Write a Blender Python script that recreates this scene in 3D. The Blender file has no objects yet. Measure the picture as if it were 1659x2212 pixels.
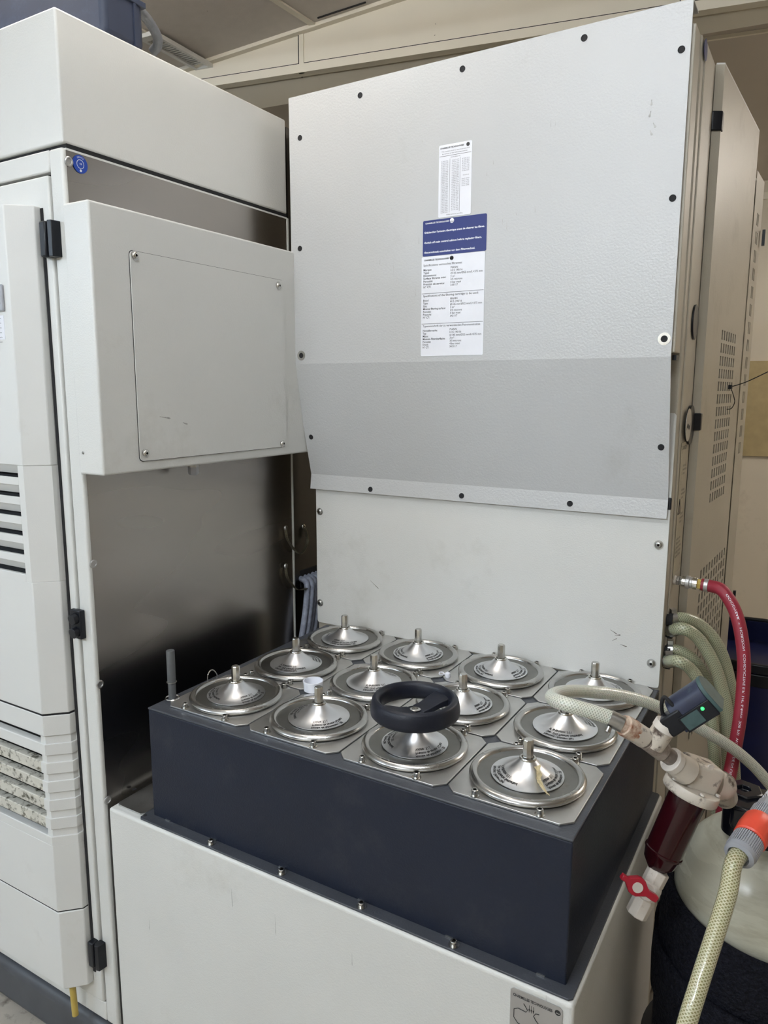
import bpy, bmesh, math, random
from mathutils import Vector, Matrix
random.seed(7)
PI = math.pi
S = bpy.context.scene
COL = S.collection

# ------------------------------------------------------------------ camera
FPX, YAW, PITCH, ROLL = 1602.1, 0.537315, -0.164066, -0.002049
CAM = Vector((0.95819, -1.040755, 0.604157))
RC = Matrix.Rotation(YAW, 3, 'Z') @ Matrix.Rotation(PITCH, 3, 'X') @ Matrix.Rotation(ROLL, 3, 'Y')
cd = bpy.data.cameras.new('camera'); cam = bpy.data.objects.new('camera', cd); COL.objects.link(cam)
cd.sensor_fit = 'VERTICAL'; cd.sensor_height = 36.0; cd.sensor_width = 27.0
cd.lens = FPX / 2212 * 36; cd.clip_start = 0.02
m3 = Matrix((RC.col[0], RC.col[2], -RC.col[1])).transposed()
cam.matrix_world = Matrix.Translation(CAM) @ m3.to_4x4()
S.camera = cam

# ------------------------------------------------------------------ world and exposure
w = bpy.data.worlds.new('world'); S.world = w; w.use_nodes = True
w.node_tree.nodes['Background'].inputs[0].default_value = (0.75, 0.8, 0.9, 1)
w.node_tree.nodes['Background'].inputs[1].default_value = 0.15
vs = S.view_settings
vs.view_transform = 'Standard'; vs.look = 'None'; vs.gamma = 1; vs.use_curve_mapping = False
vs.exposure = 0.07
LAMP = 75.0          # strength of the fluorescent diffusers

# ------------------------------------------------------------------ helpers: points
def ray(px, py):
    return RC @ Vector(((px - 829.5) / FPX, 1.0, -(py - 1106) / FPX))
def at(px, py, d):                       # point seen at a pixel, d metres in front of the lens
    return CAM + ray(px, py) * d
def on(px, py, axis, val):               # point seen at a pixel on the plane axis = val
    r = ray(px, py); k = 'xyz'.index(axis)
    return CAM + r * ((val - CAM[k]) / r[k])
PHI = math.radians(11.1)                 # the room is turned against the machine
EX = Vector((math.cos(PHI), math.sin(PHI), 0)); EY = Vector((-math.sin(PHI), math.cos(PHI), 0))
def room(x, y, z):
    p = Vector((CAM.x, CAM.y, 0)) + EX * x + EY * y
    return Vector((p.x, p.y, z))

# ------------------------------------------------------------------ helpers: materials
def newmat(name):
    m = bpy.data.materials.new(name); m.use_nodes = True
    nt = m.node_tree; return m, nt, nt.nodes['Principled BSDF']
def mat(name, col, rough=0.5, metal=0.0, noise=0.0, nscale=20, bump=0.0, bscale=400, spec=0.5, dirt=None, dscale=6, dpos=(0.55, 0.75),
        stretch=(1, 1, 1), detail=5, trans=0.0, coat=0.0, bdist=0.001, rvar=0.0):
    m, nt, b = newmat(name); N = nt.nodes; L = nt.links
    b.inputs['Roughness'].default_value = rough; b.inputs['Metallic'].default_value = metal
    b.inputs['Specular IOR Level'].default_value = spec
    if coat: b.inputs['Coat Weight'].default_value = coat
    if trans: b.inputs['Transmission Weight'].default_value = trans
    tc = N.new('ShaderNodeTexCoord'); mp = N.new('ShaderNodeMapping'); mp.inputs['Scale'].default_value = stretch
    L.new(tc.outputs['Object'], mp.inputs['Vector'])
    c = (*col, 1); b.inputs['Base Color'].default_value = c; src = None
    if noise:
        n = N.new('ShaderNodeTexNoise'); n.inputs['Scale'].default_value = nscale; n.inputs['Detail'].default_value = detail
        L.new(mp.outputs[0], n.inputs['Vector'])
        r = N.new('ShaderNodeMapRange'); r.inputs['From Min'].default_value = .3; r.inputs['From Max'].default_value = .7
        r.inputs['To Min'].default_value = 1 - noise; r.inputs['To Max'].default_value = 1 + noise
        L.new(n.outputs['Fac'], r.inputs['Value'])
        mx = N.new('ShaderNodeMix'); mx.data_type = 'RGBA'; mx.blend_type = 'MULTIPLY'; mx.inputs[0].default_value = 1
        mx.inputs[6].default_value = c; L.new(r.outputs[0], mx.inputs[7]); src = mx.outputs[2]
        if rvar:
            r2 = N.new('ShaderNodeMapRange'); r2.inputs['From Min'].default_value = .3; r2.inputs['From Max'].default_value = .7
            r2.inputs['To Min'].default_value = rough - rvar; r2.inputs['To Max'].default_value = rough + rvar
            L.new(n.outputs['Fac'], r2.inputs['Value']); L.new(r2.outputs[0], b.inputs['Roughness'])
    if dirt:
        n = N.new('ShaderNodeTexNoise'); n.inputs['Scale'].default_value = dscale; n.inputs['Detail'].default_value = 9
        n.inputs['Roughness'].default_value = .68
        L.new(mp.outputs[0], n.inputs['Vector'])
        cr = N.new('ShaderNodeMapRange'); cr.inputs['From Min'].default_value = dpos[0]; cr.inputs['From Max'].default_value = dpos[1]
        cr.inputs['To Max'].default_value = dirt[3]
        L.new(n.outputs['Fac'], cr.inputs['Value'])
        mx = N.new('ShaderNodeMix'); mx.data_type = 'RGBA'; L.new(cr.outputs[0], mx.inputs[0])
        if src: L.new(src, mx.inputs[6])
        else: mx.inputs[6].default_value = c
        mx.inputs[7].default_value = (*dirt[:3], 1); src = mx.outputs[2]
    if src: L.new(src, b.inputs['Base Color'])
    if bump:
        n = N.new('ShaderNodeTexNoise'); n.inputs['Scale'].default_value = bscale; n.inputs['Detail'].default_value = 2
        L.new(tc.outputs['Object'], n.inputs['Vector'])
        bp = N.new('ShaderNodeBump'); bp.inputs['Strength'].default_value = bump; bp.inputs['Distance'].default_value = bdist
        L.new(n.outputs['Fac'], bp.inputs['Height']); L.new(bp.outputs[0], b.inputs['Normal'])
    return m
def emit(name, col, s):
    m, nt, b = newmat(name); b.inputs['Base Color'].default_value = (*col, 1)
    b.inputs['Emission Color'].default_value = (*col, 1); b.inputs['Emission Strength'].default_value = s; return m

DIRT = (0.30, 0.27, 0.21, 0.5)
M = {}
M['white'] = mat('white_powder_coat', (.68, .68, .655), .36, noise=.03, nscale=3, bump=.5, bscale=330, dirt=(.33, .31, .25, .5), dscale=3.2, dpos=(.58, .85))
M['cover'] = mat('cover_powder_coat', (.50, .505, .505), .32, noise=.025, nscale=2, bump=.55, bscale=230, dirt=(.27, .26, .22, .45), dscale=5, dpos=(.6, .85), stretch=(1, 1, .55))
M['shadewhite'] = mat('shaded_white_powder_coat', (.42, .385, .315), .42, noise=.05, nscale=4, bump=.3, bscale=350, dirt=(.2, .17, .11, .5), dscale=7, dpos=(.55, .8))  # off-white paint with the warm shade of the right-hand sides put into its colour
M['plastic'] = mat('white_plastic', (.70, .70, .68), .42, noise=.03, nscale=3, bump=.15, bscale=500, dirt=(.35, .32, .25, .35), dscale=6, dpos=(.6, .85))
M['dirty'] = mat('grimy_plastic', (.62, .60, .53), .5, noise=.1, nscale=30, dirt=(.07, .06, .035, .95), dscale=60, dpos=(.50, .62))
M['seam'] = mat('black_gap', (.012, .012, .014), .8)
M['navy'] = mat('dark_navy_paint', (.012, .016, .030), .42, spec=.3, noise=.08, nscale=5, bump=.5, bscale=300, dirt=(.06, .06, .065, .4), dscale=8, dpos=(.55, .8))
M['navytop'] = mat('worn_dark_paint', (.055, .06, .072), .38, noise=.12, nscale=9, bump=.4, bscale=300, dirt=(.25, .26, .28, .35), dscale=16, dpos=(.6, .8))
M['steelside'] = mat('smeared_stainless', (.36, .335, .31), .28, 1.0, noise=.14, nscale=1.6, rvar=.04, stretch=(1, 1.0, 3.2), detail=1)
M['darksteel'] = mat('dark_stainless', (.09, .088, .085), .3, 1.0, noise=.1, nscale=4)
M['plate'] = mat('brushed_steel_plate', (.62, .615, .60), .40, 1.0, noise=.12, nscale=14, rvar=.08, dirt=(.16, .15, .14, .5), dscale=20, dpos=(.55, .8))
M['disc'] = mat('turned_steel', (.50, .495, .48), .26, 1.0, noise=.05, nscale=12, rvar=.03, dirt=(.2, .19, .17, .4), dscale=45, dpos=(.68, .85))
M['floorsteel'] = mat('matt_turned_steel', (.25, .245, .23), .38, 1.0, noise=.14, nscale=22, rvar=.06, dirt=(.16, .15, .13, .6), dscale=50, dpos=(.58, .8))
M['cone'] = mat('spun_aluminium', (.74, .75, .77), .34, 1.0, noise=.04, nscale=12, rvar=.04)
M['chrome'] = mat('bright_steel', (.62, .61, .58), .22, 1.0, noise=.1, nscale=60)
M['bolt'] = mat('bolt_steel', (.45, .45, .44), .3, 1.0, noise=.1, nscale=90)
M['black'] = mat('black_plastic', (.008, .009, .013), .35, spec=.35, noise=.1, nscale=30, bump=.1, bscale=500)
M['glossblack'] = mat('gloss_black_plastic', (.007, .008, .013), .18, spec=.6)
M['wheel'] = mat('handwheel_plastic', (.011, .013, .022), .40, spec=.35, noise=.2, nscale=40, bump=.2, bscale=700)
M['ink'] = mat('black_ink', (.02, .02, .022), .6)
M['greyink'] = mat('grey_ink', (.22, .22, .24), .6)
M['paper'] = mat('white_sticker', (.80, .81, .86), .3, noise=.02, nscale=20)
M['bluelab'] = mat('blue_sticker', (.007, .018, .15), .35, noise=.03, nscale=20)
M['bluedot'] = mat('bright_blue_sticker', (.01, .055, .36), .35)
M['silver'] = mat('silver_nameplate', (.46, .45, .44), .35, .6, noise=.04, nscale=20)
M['whiteink'] = mat('white_ink', (.85, .86, .92), .5)
M['pvc'] = mat('stained_white_pvc', (.60, .545, .47), .42, noise=.08, nscale=20, dirt=(.06, .035, .025, .95), dscale=30, dpos=(.53, .62))
M['pvcclean'] = mat('white_pvc', (.66, .61, .55), .4, noise=.06, nscale=40, dirt=(.25, .16, .1, .8), dscale=50, dpos=(.57, .75))
M['brownpvc'] = mat('brown_stained_pvc', (.33, .28, .24), .4, noise=.15, nscale=40, dirt=(.10, .07, .06, .8), dscale=35, dpos=(.48, .66))
M['pipe'] = mat('grey_brown_pvc', (.17, .14, .12), .4, noise=.2, nscale=50, dirt=(.42, .36, .30, .7), dscale=40, dpos=(.52, .65))
M['rust'] = mat('rust_stained_pvc', (.62, .50, .40), .4, dirt=(.25, .07, .02, .95), dscale=38, dpos=(.47, .62))
M['maroon'] = mat('dark_red_housing', (.022, .002, .004), .14, spec=.45, noise=.15, nscale=10)
M['redplastic'] = mat('red_plastic', (.40, .012, .03), .35, noise=.08, nscale=40)
M['redhose'] = mat('red_rubber_hose', (.27, .018, .035), .5, noise=.08, nscale=30)
M['orange'] = mat('orange_plastic', (.80, .085, .045), .35, noise=.04, nscale=50)
M['greyplastic'] = mat('grey_plastic', (.36, .37, .40), .4, noise=.05, nscale=50)
M['foam'] = mat('black_foam', (.010, .011, .018), .65, spec=.12, noise=.35, nscale=140, bump=1.0, bscale=170, bdist=.006)
M['tank'] = mat('fibreglass_tank', (.60, .60, .50), .28, noise=.12, nscale=4, dirt=(.33, .31, .22, .6), dscale=9, dpos=(.48, .7), stretch=(1, 1, 5), bump=.3, bscale=60, rvar=.05)
M['sensor'] = mat('dark_blue_sensor', (.022, .028, .06), .4, noise=.2, nscale=30, dirt=(.09, .15, .15, .7), dscale=40, dpos=(.55, .75))
M['patina'] = mat('green_patina_cap', (.045, .085, .085), .5, noise=.3, nscale=60, dirt=(.03, .04, .05, .6), dscale=60)
M['greypipe'] = mat('grey_painted_post', (.10, .105, .11), .35, noise=.1, nscale=60)
M['cable'] = mat('dusty_grey_cable', (.26, .285, .36), .6, noise=.25, nscale=80, dirt=(.04, .04, .05, .6), dscale=50)
M['braid'] = mat('braided_copper_strap', (.17, .155, .11), .4, .8, noise=.3, nscale=300)
M['aqua'] = mat('blue_grey_housing', (.032, .042, .075), .5, noise=.10, nscale=6, dirt=(.05, .075, .13, .6), dscale=9, dpos=(.5, .62), bump=.2, bscale=60)
M['conduit'] = mat('grey_conduit', (.15, .16, .18), .35, noise=.1, nscale=80, bump=.6, bscale=500)
M['yellow'] = mat('yellow_plastic', (.52, .38, .09), .45, noise=.1, nscale=40)
M['drum'] = mat('blue_drum_plastic', (.002, .005, .055), .4, noise=.1, nscale=8)
M['ceil'] = mat('speckled_ceiling_tile', (.60, .56, .52), .8, noise=.03, nscale=30, dirt=(.03, .03, .03, .9), dscale=55, dpos=(.70, .72), bump=.3, bscale=200)
M['beam'] = mat('cream_panel', (.78, .73, .62), .6, noise=.03, nscale=3, dirt=(.06, .05, .04, .9), dscale=42, dpos=(.695, .715))
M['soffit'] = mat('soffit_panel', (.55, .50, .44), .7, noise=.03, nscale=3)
M['wall'] = mat('cream_wall', (.66, .60, .50), .75, noise=.04, nscale=2, dirt=(.25, .21, .16, .4), dscale=4, dpos=(.6, .8))
M['board'] = mat('tan_board', (.40, .32, .17), .7, noise=.08, nscale=20)
M['fadedlabel'] = mat('faded_label', (.40, .36, .27), .5, noise=.12, nscale=15, dirt=(.16, .1, .05, .6), dscale=25, dpos=(.55, .7))
M['floor'] = mat('worn_floor', (.45, .41, .35), .55, noise=.1, nscale=12, dirt=(.12, .1, .08, .8), dscale=20, dpos=(.55, .7))
M['skirt'] = mat('dark_grey_plinth', (.07, .075, .085), .45, noise=.15, nscale=12)
M['led'] = emit('green_lamp', (.05, 1, .2), 1.2)
M['tube'] = emit('lamp_diffuser', (.86, .93, 1.0), LAMP)
M['tube_cool'] = emit('cool_lamp_tube', (.66, .82, 1.0), LAMP * .95)
M['fill_dim'] = emit('dim_fill_tube', (1.0, .94, .86), LAMP * .34)
M['tube_near'] = emit('near_lamp_tube', (.88, .94, 1.0), LAMP * .34)
M['tube_front'] = emit('front_lamp_tube', (.84, .92, 1.0), LAMP * 1.2)
M['fill_far'] = emit('warm_fill_tube', (1.0, .94, .86), LAMP * .65)
M['fluff'] = mat('yellowed_tape', (.55, .46, .27), .5, noise=.2, nscale=80)

def hose_mat(name, base, line, dark, ku, kv):
    m, nt, b = newmat(name); N = nt.nodes; L = nt.links
    uv = N.new('ShaderNodeUVMap'); sp = N.new('ShaderNodeSeparateXYZ'); L.new(uv.outputs[0], sp.inputs[0])
    def lin(sgn):
        a = N.new('ShaderNodeMath'); a.operation = 'MULTIPLY'; L.new(sp.outputs[0], a.inputs[0]); a.inputs[1].default_value = ku * 2 * PI
        c = N.new('ShaderNodeMath'); c.operation = 'MULTIPLY_ADD'; L.new(sp.outputs[1], c.inputs[0]); c.inputs[1].default_value = sgn * kv * 2 * PI
        L.new(a.outputs[0], c.inputs[2])
        s = N.new('ShaderNodeMath'); s.operation = 'SINE'; L.new(c.outputs[0], s.inputs[0]); return s
    mx = N.new('ShaderNodeMath'); mx.operation = 'MAXIMUM'; L.new(lin(1).outputs[0], mx.inputs[0]); L.new(lin(-1).outputs[0], mx.inputs[1])
    mr = N.new('ShaderNodeMapRange'); mr.inputs['From Min'].default_value = -.1; mr.inputs['From Max'].default_value = .75; L.new(mx.outputs[0], mr.inputs[0])
    c1 = N.new('ShaderNodeMix'); c1.data_type = 'RGBA'; c1.inputs[6].default_value = (*dark, 1); c1.inputs[7].default_value = (*base, 1); L.new(mr.outputs[0], c1.inputs[0])
    L.new(c1.outputs[2], b.inputs['Base Color'])
    b.inputs['Roughness'].default_value = .28; b.inputs['Coat Weight'].default_value = .3
    b.inputs['Subsurface Weight'].default_value = .15; b.inputs['Subsurface Scale'].default_value = .01
    return m
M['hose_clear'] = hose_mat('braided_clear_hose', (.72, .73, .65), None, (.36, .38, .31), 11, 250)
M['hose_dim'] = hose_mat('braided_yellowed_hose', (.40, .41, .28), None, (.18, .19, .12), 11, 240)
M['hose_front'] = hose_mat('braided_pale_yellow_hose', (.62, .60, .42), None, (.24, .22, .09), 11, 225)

# ------------------------------------------------------------------ helpers: geometry
ORG = {}
class G:
    def __init__(s): s.v = []; s.f = []; s.uv = None
    def add(s, vs, fs, uvs=None):
        n = len(s.v); s.v += [Vector(p) for p in vs]; s.f += [tuple(i + n for i in f) for f in fs]
        if uvs is not None:
            if s.uv is None: s.uv = [(0, 0)] * n
            s.uv += uvs
        elif s.uv is not None: s.uv += [(0, 0)] * len(vs)
        return s
    def box(s, x0, x1, y0, y1, z0, z1):
        v = [(x, y, z) for z in (z0, z1) for y in (y0, y1) for x in (x0, x1)]
        return s.add(v, [(0, 2, 3, 1), (4, 5, 7, 6), (0, 1, 5, 4), (2, 6, 7, 3), (0, 4, 6, 2), (1, 3, 7, 5)])
    def obox(s, c, ax, ay, az, hx, hy, hz):           # box with its own axes, half sizes
        c = Vector(c); v = [c + ax * (i * hx) + ay * (j * hy) + az * (k * hz) for k in (-1, 1) for j in (-1, 1) for i in (-1, 1)]
        return s.add(v, [(0, 2, 3, 1), (4, 5, 7, 6), (0, 1, 5, 4), (2, 6, 7, 3), (0, 4, 6, 2), (1, 3, 7, 5)])
    def prism(s, poly, vec):                           # 3D polygon swept along vec
        n = len(poly); vec = Vector(vec); v = [Vector(p) for p in poly] + [Vector(p) + vec for p in poly]
        f = [tuple(range(n))[::-1], tuple(range(n, 2 * n))] + [(i, (i + 1) % n, n + (i + 1) % n, n + i) for i in range(n)]
        return s.add(v, f)
    def lathe(s, prof, seg=32, o=(0, 0, 0), ax=(0, 0, 1), closed=False):
        ax = Vector(ax).normalized(); t = ax.orthogonal().normalized(); b = ax.cross(t); o = Vector(o)
        v = []; f = []; n = len(prof)
        for k in range(seg):
            a = 2 * PI * k / seg; d = t * math.cos(a) + b * math.sin(a)
            v += [o + d * r + ax * h for r, h in prof]
        for k in range(seg):
            k2 = (k + 1) % seg
            for i in range(n if closed else n - 1):
                j = (i + 1) % n
                f.append((k * n + i, k2 * n + i, k2 * n + j, k * n + j))
        if not closed:
            for i, flip in ((0, 1), (n - 1, 0)):
                if prof[i][0] > 1e-6:
                    ring = tuple(k * n + i for k in range(seg)); f.append(ring[::-1] if flip else ring)
        return s.add(v, f)
    def cyl(s, p0, p1, r0, r1=None, seg=24):
        p0 = Vector(p0); p1 = Vector(p1); r1 = r0 if r1 is None else r1
        return s.lathe([(r0, 0), (r1, (p1 - p0).length)], seg, p0, p1 - p0)
    def tube(s, path, r, seg=14, caps=True):
        P = [Vector(p) for p in path]; v = []; f = []; uv = []
        T = [(P[min(i + 1, len(P) - 1)] - P[max(i - 1, 0)]).normalized() for i in range(len(P))]
        nrm = T[0].orthogonal().normalized(); L = 0
        for i, p in enumerate(P):
            if i: L += (p - P[i - 1]).length
            nrm = (nrm - T[i] * nrm.dot(T[i])).normalized(); b = T[i].cross(nrm)
            for k in range(seg + 1):
                a = 2 * PI * k / seg; v.append(p + (nrm * math.cos(a) + b * math.sin(a)) * r); uv.append((k / seg, L))
        q = seg + 1
        for i in range(len(P) - 1):
            for k in range(seg): f.append((i * q + k, i * q + k + 1, (i + 1) * q + k + 1, (i + 1) * q + k))
        if caps: f.append(tuple(range(seg))[::-1]); f.append(tuple((len(P) - 1) * q + k for k in range(seg)))
        return s.add(v, f, uv)
    def text(s, body, o, right, up, width=None, size=.01, height=None, bold=0.0, align='LEFT', fn=None, lift=0.0, spacing=1.0):
        cu = bpy.data.curves.new('t', 'FONT'); cu.body = body; cu.size = 1; cu.align_x = align; cu.offset = bold; cu.space_line = spacing
        cu.resolution_u = 2
        ob = bpy.data.objects.new('t', cu); COL.objects.link(ob)
        dg = bpy.context.evaluated_depsgraph_get(); me = bpy.data.meshes.new_from_object(ob.evaluated_get(dg))
        bpy.data.objects.remove(ob); bpy.data.curves.remove(cu)
        if len(me.vertices):
            xs = [v.co.x for v in me.vertices]; sx = sy = size
            if width: sx = width / (max(xs) - min(xs)); sy = height if height else sx
            right = Vector(right); up = Vector(up); n = right.cross(up).normalized(); o = Vector(o)
            if fn: vs_ = [fn(v.co.x * sx, v.co.y * sy) for v in me.vertices]
            else: vs_ = [o + right * (v.co.x * sx) + up * (v.co.y * sy) + n * lift for v in me.vertices]
            s.add(vs_, [tuple(p.vertices) for p in me.polygons])
        bpy.data.meshes.remove(me); return s
    def mesh(s, name, org):
        me = bpy.data.meshes.new(name); me.from_pydata([tuple(p - org) for p in s.v], [], s.f)
        if s.uv is not None:
            ul = me.uv_layers.new(name='UVMap')
            for lp in me.loops: ul.data[lp.index].uv = s.uv[lp.vertex_index]
        return me
    def build(s, name, m, parent=None, bevel=0, smooth=True, seg=2, fix=True, weld=False):
        if parent is not None: org = ORG[parent.name]
        else:
            xs, ys, zs = zip(*[tuple(p) for p in s.v]); org = Vector(((min(xs) + max(xs)) / 2, (min(ys) + max(ys)) / 2, min(zs)))
        me = s.mesh(name, org)
        if fix:
            bm = bmesh.new(); bm.from_mesh(me)
            if weld: bmesh.ops.remove_doubles(bm, verts=bm.verts, dist=1e-5)
            bmesh.ops.recalc_face_normals(bm, faces=bm.faces); bm.to_mesh(me); bm.free()
        o = bpy.data.objects.new(name, me); COL.objects.link(o); me.materials.append(M[m] if isinstance(m, str) else m)
        if parent is not None: o.parent = parent
        else: o.location = org
        ORG[o.name] = org
        if smooth:
            me.shade_smooth(); me.set_sharp_from_angle(angle=math.radians(38))
        if bevel:
            b = o.modifiers.new('bevel', 'BEVEL'); b.width = bevel; b.segments = seg; b.limit_method = 'ANGLE'; b.angle_limit = math.radians(40); b.harden_normals = False
        if name in ('lettering', 'patent_numbers', 'emblem', 'emblem_mark'): o['kind'] = 'stuff'
        return o
def tag(o, label, cat, group=None):
    o['label'] = label; o['category'] = cat
    if group: o['group'] = group
    return o
def thing(name, label, cat, loc, group=None):
    o = bpy.data.objects.new(name, None); COL.objects.link(o); o.location = Vector(loc); o.empty_display_size = .05
    ORG[o.name] = Vector(loc); return tag(o, label, cat, group)
def struct(o): o['kind'] = 'structure'; return o
def stuff(o): o['kind'] = 'stuff'; return o
def spline(pts, n=10):
    P = [Vector(p) for p in pts]; P = [P[0] * 2 - P[1]] + P + [P[-1] * 2 - P[-2]]; out = []
    for i in range(1, len(P) - 2):
        for k in range(n):
            t = k / n; a, b, c, d = P[i - 1:i + 3]
            out.append(.5 * ((2 * b) + (c - a) * t + (2 * a - 5 * b + 4 * c - d) * t * t + (3 * b - a - 3 * c + d) * t ** 3))
    out.append(P[-2]); return out
X, Y, Z = Vector((1, 0, 0)), Vector((0, 1, 0)), Vector((0, 0, 1))

def button_screw(p, n, r, parent, name='screw', m='chrome'):
    """domed screw with a hex socket, head standing on a surface at p with normal n"""
    g = G(); h = r * .62
    g.lathe([(r, 0), (r, h * .25), (r * .86, h * .68), (r * .6, h), (r * .42, h)], 20, p, n)
    g2 = [(r * .38, h), (r * .34, h * .25), (0, h * .25)]
    g.lathe(g2, 6, p, n)
    o = g.build(name, m, parent); return o
def cap_bolt(p, r=.0056, h=.008, parent=None, m='bolt', name='bolt'):
    g = G(); p = Vector(p)
    g.lathe([(r * 1.55, 0), (r * 1.55, .0014), (r, .0014), (r, h - .0008), (r - .0008, h), (r * .62, h), (r * .60, h * .5), (0, h * .5)], 18, p, Z)
    b = g.build(name, 'chrome', parent)
    G().lathe([(r * .56, h * .55), (0, h * .55)], 6, p, Z).build('socket', 'seam', b); return b

def perforated(f, s0, s1, z0, z1, holes, t, name, m, parent):
    """sheet with real rectangular holes; f(s,z,d) gives the point d behind the face"""
    ss = sorted({round(v, 5) for h in holes for v in h[:2]} | {s0, s1}); zs = sorted({round(v, 5) for h in holes for v in h[2:]} | {z0, z1})
    hs = {(round(h[0], 5), round(h[2], 5)): h for h in holes}
    g = G()
    def inhole(a, b):
        return any(h[0] - 1e-6 < a < h[1] + 1e-6 and h[2] - 1e-6 < b < h[3] + 1e-6 for h in holes)
    idx = {}
    def V(i, j):
        if (i, j) not in idx: idx[(i, j)] = len(g.v); g.v.append(f(ss[i], zs[j], 0))
        return idx[(i, j)]
    for i in range(len(ss) - 1):
        for j in range(len(zs) - 1):
            if not inhole((ss[i] + ss[i + 1]) / 2, (zs[j] + zs[j + 1]) / 2): g.f.append((V(i, j), V(i + 1, j), V(i + 1, j + 1), V(i, j + 1)))
    for h in holes:
        c = [(h[0], h[2]), (h[1], h[2]), (h[1], h[3]), (h[0], h[3])]
        v = [f(a, b, 0) for a, b in c] + [f(a, b, t) for a, b in c]
        g.add(v, [(k, (k + 1) % 4, 4 + (k + 1) % 4, 4 + k) for k in range(4)])
    return g.build(name, m, parent, fix=False, smooth=False)

# ================================================================== SETTING
ZF = -.86; ZB = 1.70
def quad(name, pts, m, thick, n):
    return struct(G().prism(pts, Vector(n) * thick).build(name, m, smooth=False))
def rbox(name, x0, x1, y0, y1, z0, z1, m):
    P = [room(x0, y0, z0), room(x1, y0, z0), room(x1, y1, z0), room(x0, y1, z0)]
    return struct(G().prism(P, (0, 0, z1 - z0)).build(name, m, smooth=False))
RX0, RX1, RY0, RY1 = -4.2, 3.4, -3.0, 4.73
rbox('floor', RX0, RX1, RY0, RY1, ZF - .1, ZF, 'floor')
rbox('wall_back', RX0, RX1, RY1, RY1 + .1, ZF, 2.8, 'wall')
rbox('wall_left', RX0 - .1, RX0, RY0, RY1 + .1, ZF, 2.8, 'wall')
rbox('wall_right', RX1, RX1 + .1, RY0, RY1 + .1, ZF, 2.8, 'wall')
rbox('wall_front', RX0, RX1, RY0 - .1, RY0, ZF, 2.8, 'wall')
# main ceiling (rises to the right), its trim and joints
def cz(x): return 1.782 + .128 * (x + 1.64)
BY = 2.56
P = [room(RX0, RY0, cz(RX0)), room(RX1, RY0, cz(RX1)), room(RX1, BY + .02, cz(RX1)), room(RX0, BY + .02, cz(RX0))]
ceil = struct(G().prism(P, (0, 0, .08)).build('ceiling', 'ceil', smooth=False))
def ceil_pt(px, py, dz=0):               # point on the rising ceiling seen at a pixel
    r = ray(px, py); n = Vector((-.128 * EX.x, -.128 * EX.y, 1)); p0 = room(-1.64, 0, 1.782 + dz)
    return CAM + r * ((p0 - CAM).dot(n) / r.dot(n))
def strip(a, b, wdt, th, name, m, parent=None):
    d = (b - a).normalized(); s = d.cross(Z).normalized()
    return G().prism([a - s * wdt / 2, b - s * wdt / 2, b + s * wdt / 2, a + s * wdt / 2], (0, 0, -th)).build(name, m, parent, smooth=False)
for k, (a, b) in enumerate((((380, 106), (440, 139)), ((597, 0), (679, 53)))):
    a = ceil_pt(*a); b = ceil_pt(*b); d = b - a
    strip(a - d * 6, b, .022, .006, 'joint_strip', 'beam', ceil)
e = strip(room(RX0, BY - .012, cz(RX0)), room(RX1, BY - .012, cz(RX1)), .024, .012, 'trim_1', 'beam'); struct(e)
# long gap line in the ceiling tile
a = ceil_pt(686, 38); b = ceil_pt(790, 4); strip(a, b, .006, .003, 'dark_groove', 'seam', ceil)
# beam across the room: face panels with upright joints, bottom strip, soffit panels
P = [room(RX0, BY, ZB + .03), room(RX1, BY, ZB + .03), room(RX1, BY, cz(RX1) + .1), room(RX0, BY, cz(RX0) + .1)]
beam = struct(G().prism(P, EY * .04).build('trim_2', 'beam', smooth=False))
for xj in (-1.235 - 1.05, -1.235, -.01 + .02, 1.05):
    for sx, x0 in ((0, xj),):
        a = room(x0, BY - .004, ZB); G().prism([a, a + EX * .018, a + EX * .018 + Z * (cz(x0) - ZB), a + Z * (cz(x0) - ZB)], EY * .01).build('joint_strip', 'beam', beam, smooth=False)
        a = room(x0 - .002, BY - .0048, ZB); G().prism([a, a + EX * .003, a + EX * .003 + Z * (cz(x0) - ZB), a + Z * (cz(x0) - ZB)], EY * .01).build('joint_gap', 'seam', beam, smooth=False)
rbox('trim_3', RX0, RX1, BY - .006, BY + .03, ZB, ZB + .028, 'beam')
rbox('trim_4', RX0, RX1, BY - .002, BY + .02, ZB + .028, ZB + .032, 'seam')
sof = rbox('ceiling_soffit', RX0, RX1, BY + .03, BY + .2, ZB + .004, ZB + .06, 'soffit')
rbox('trim_5', RX0, RX1, BY + .19, BY + .2, ZB - .006, ZB + .01, 'beam')
sof2 = rbox('ceiling_rear', RX0, RX1, BY + .2, RY1, ZB + .03, ZB + .1, 'soffit')
for x in (-2.3, -1.245, -.1, 1.0):
    strip(room(x, BY + .03, ZB + .004), room(x + .02, BY + .19, ZB + .004), .006, .002, 'joint_gap', 'seam', sof)
    strip(room(x - .18, BY + .2, ZB + .03), room(x - .05, RY1, ZB + .03), .006, .002, 'joint_gap', 'seam', sof2)
rbox('trim_6', RX0, RX1, RY1 - .02, RY1, 1.63, 1.665, 'beam')
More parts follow.
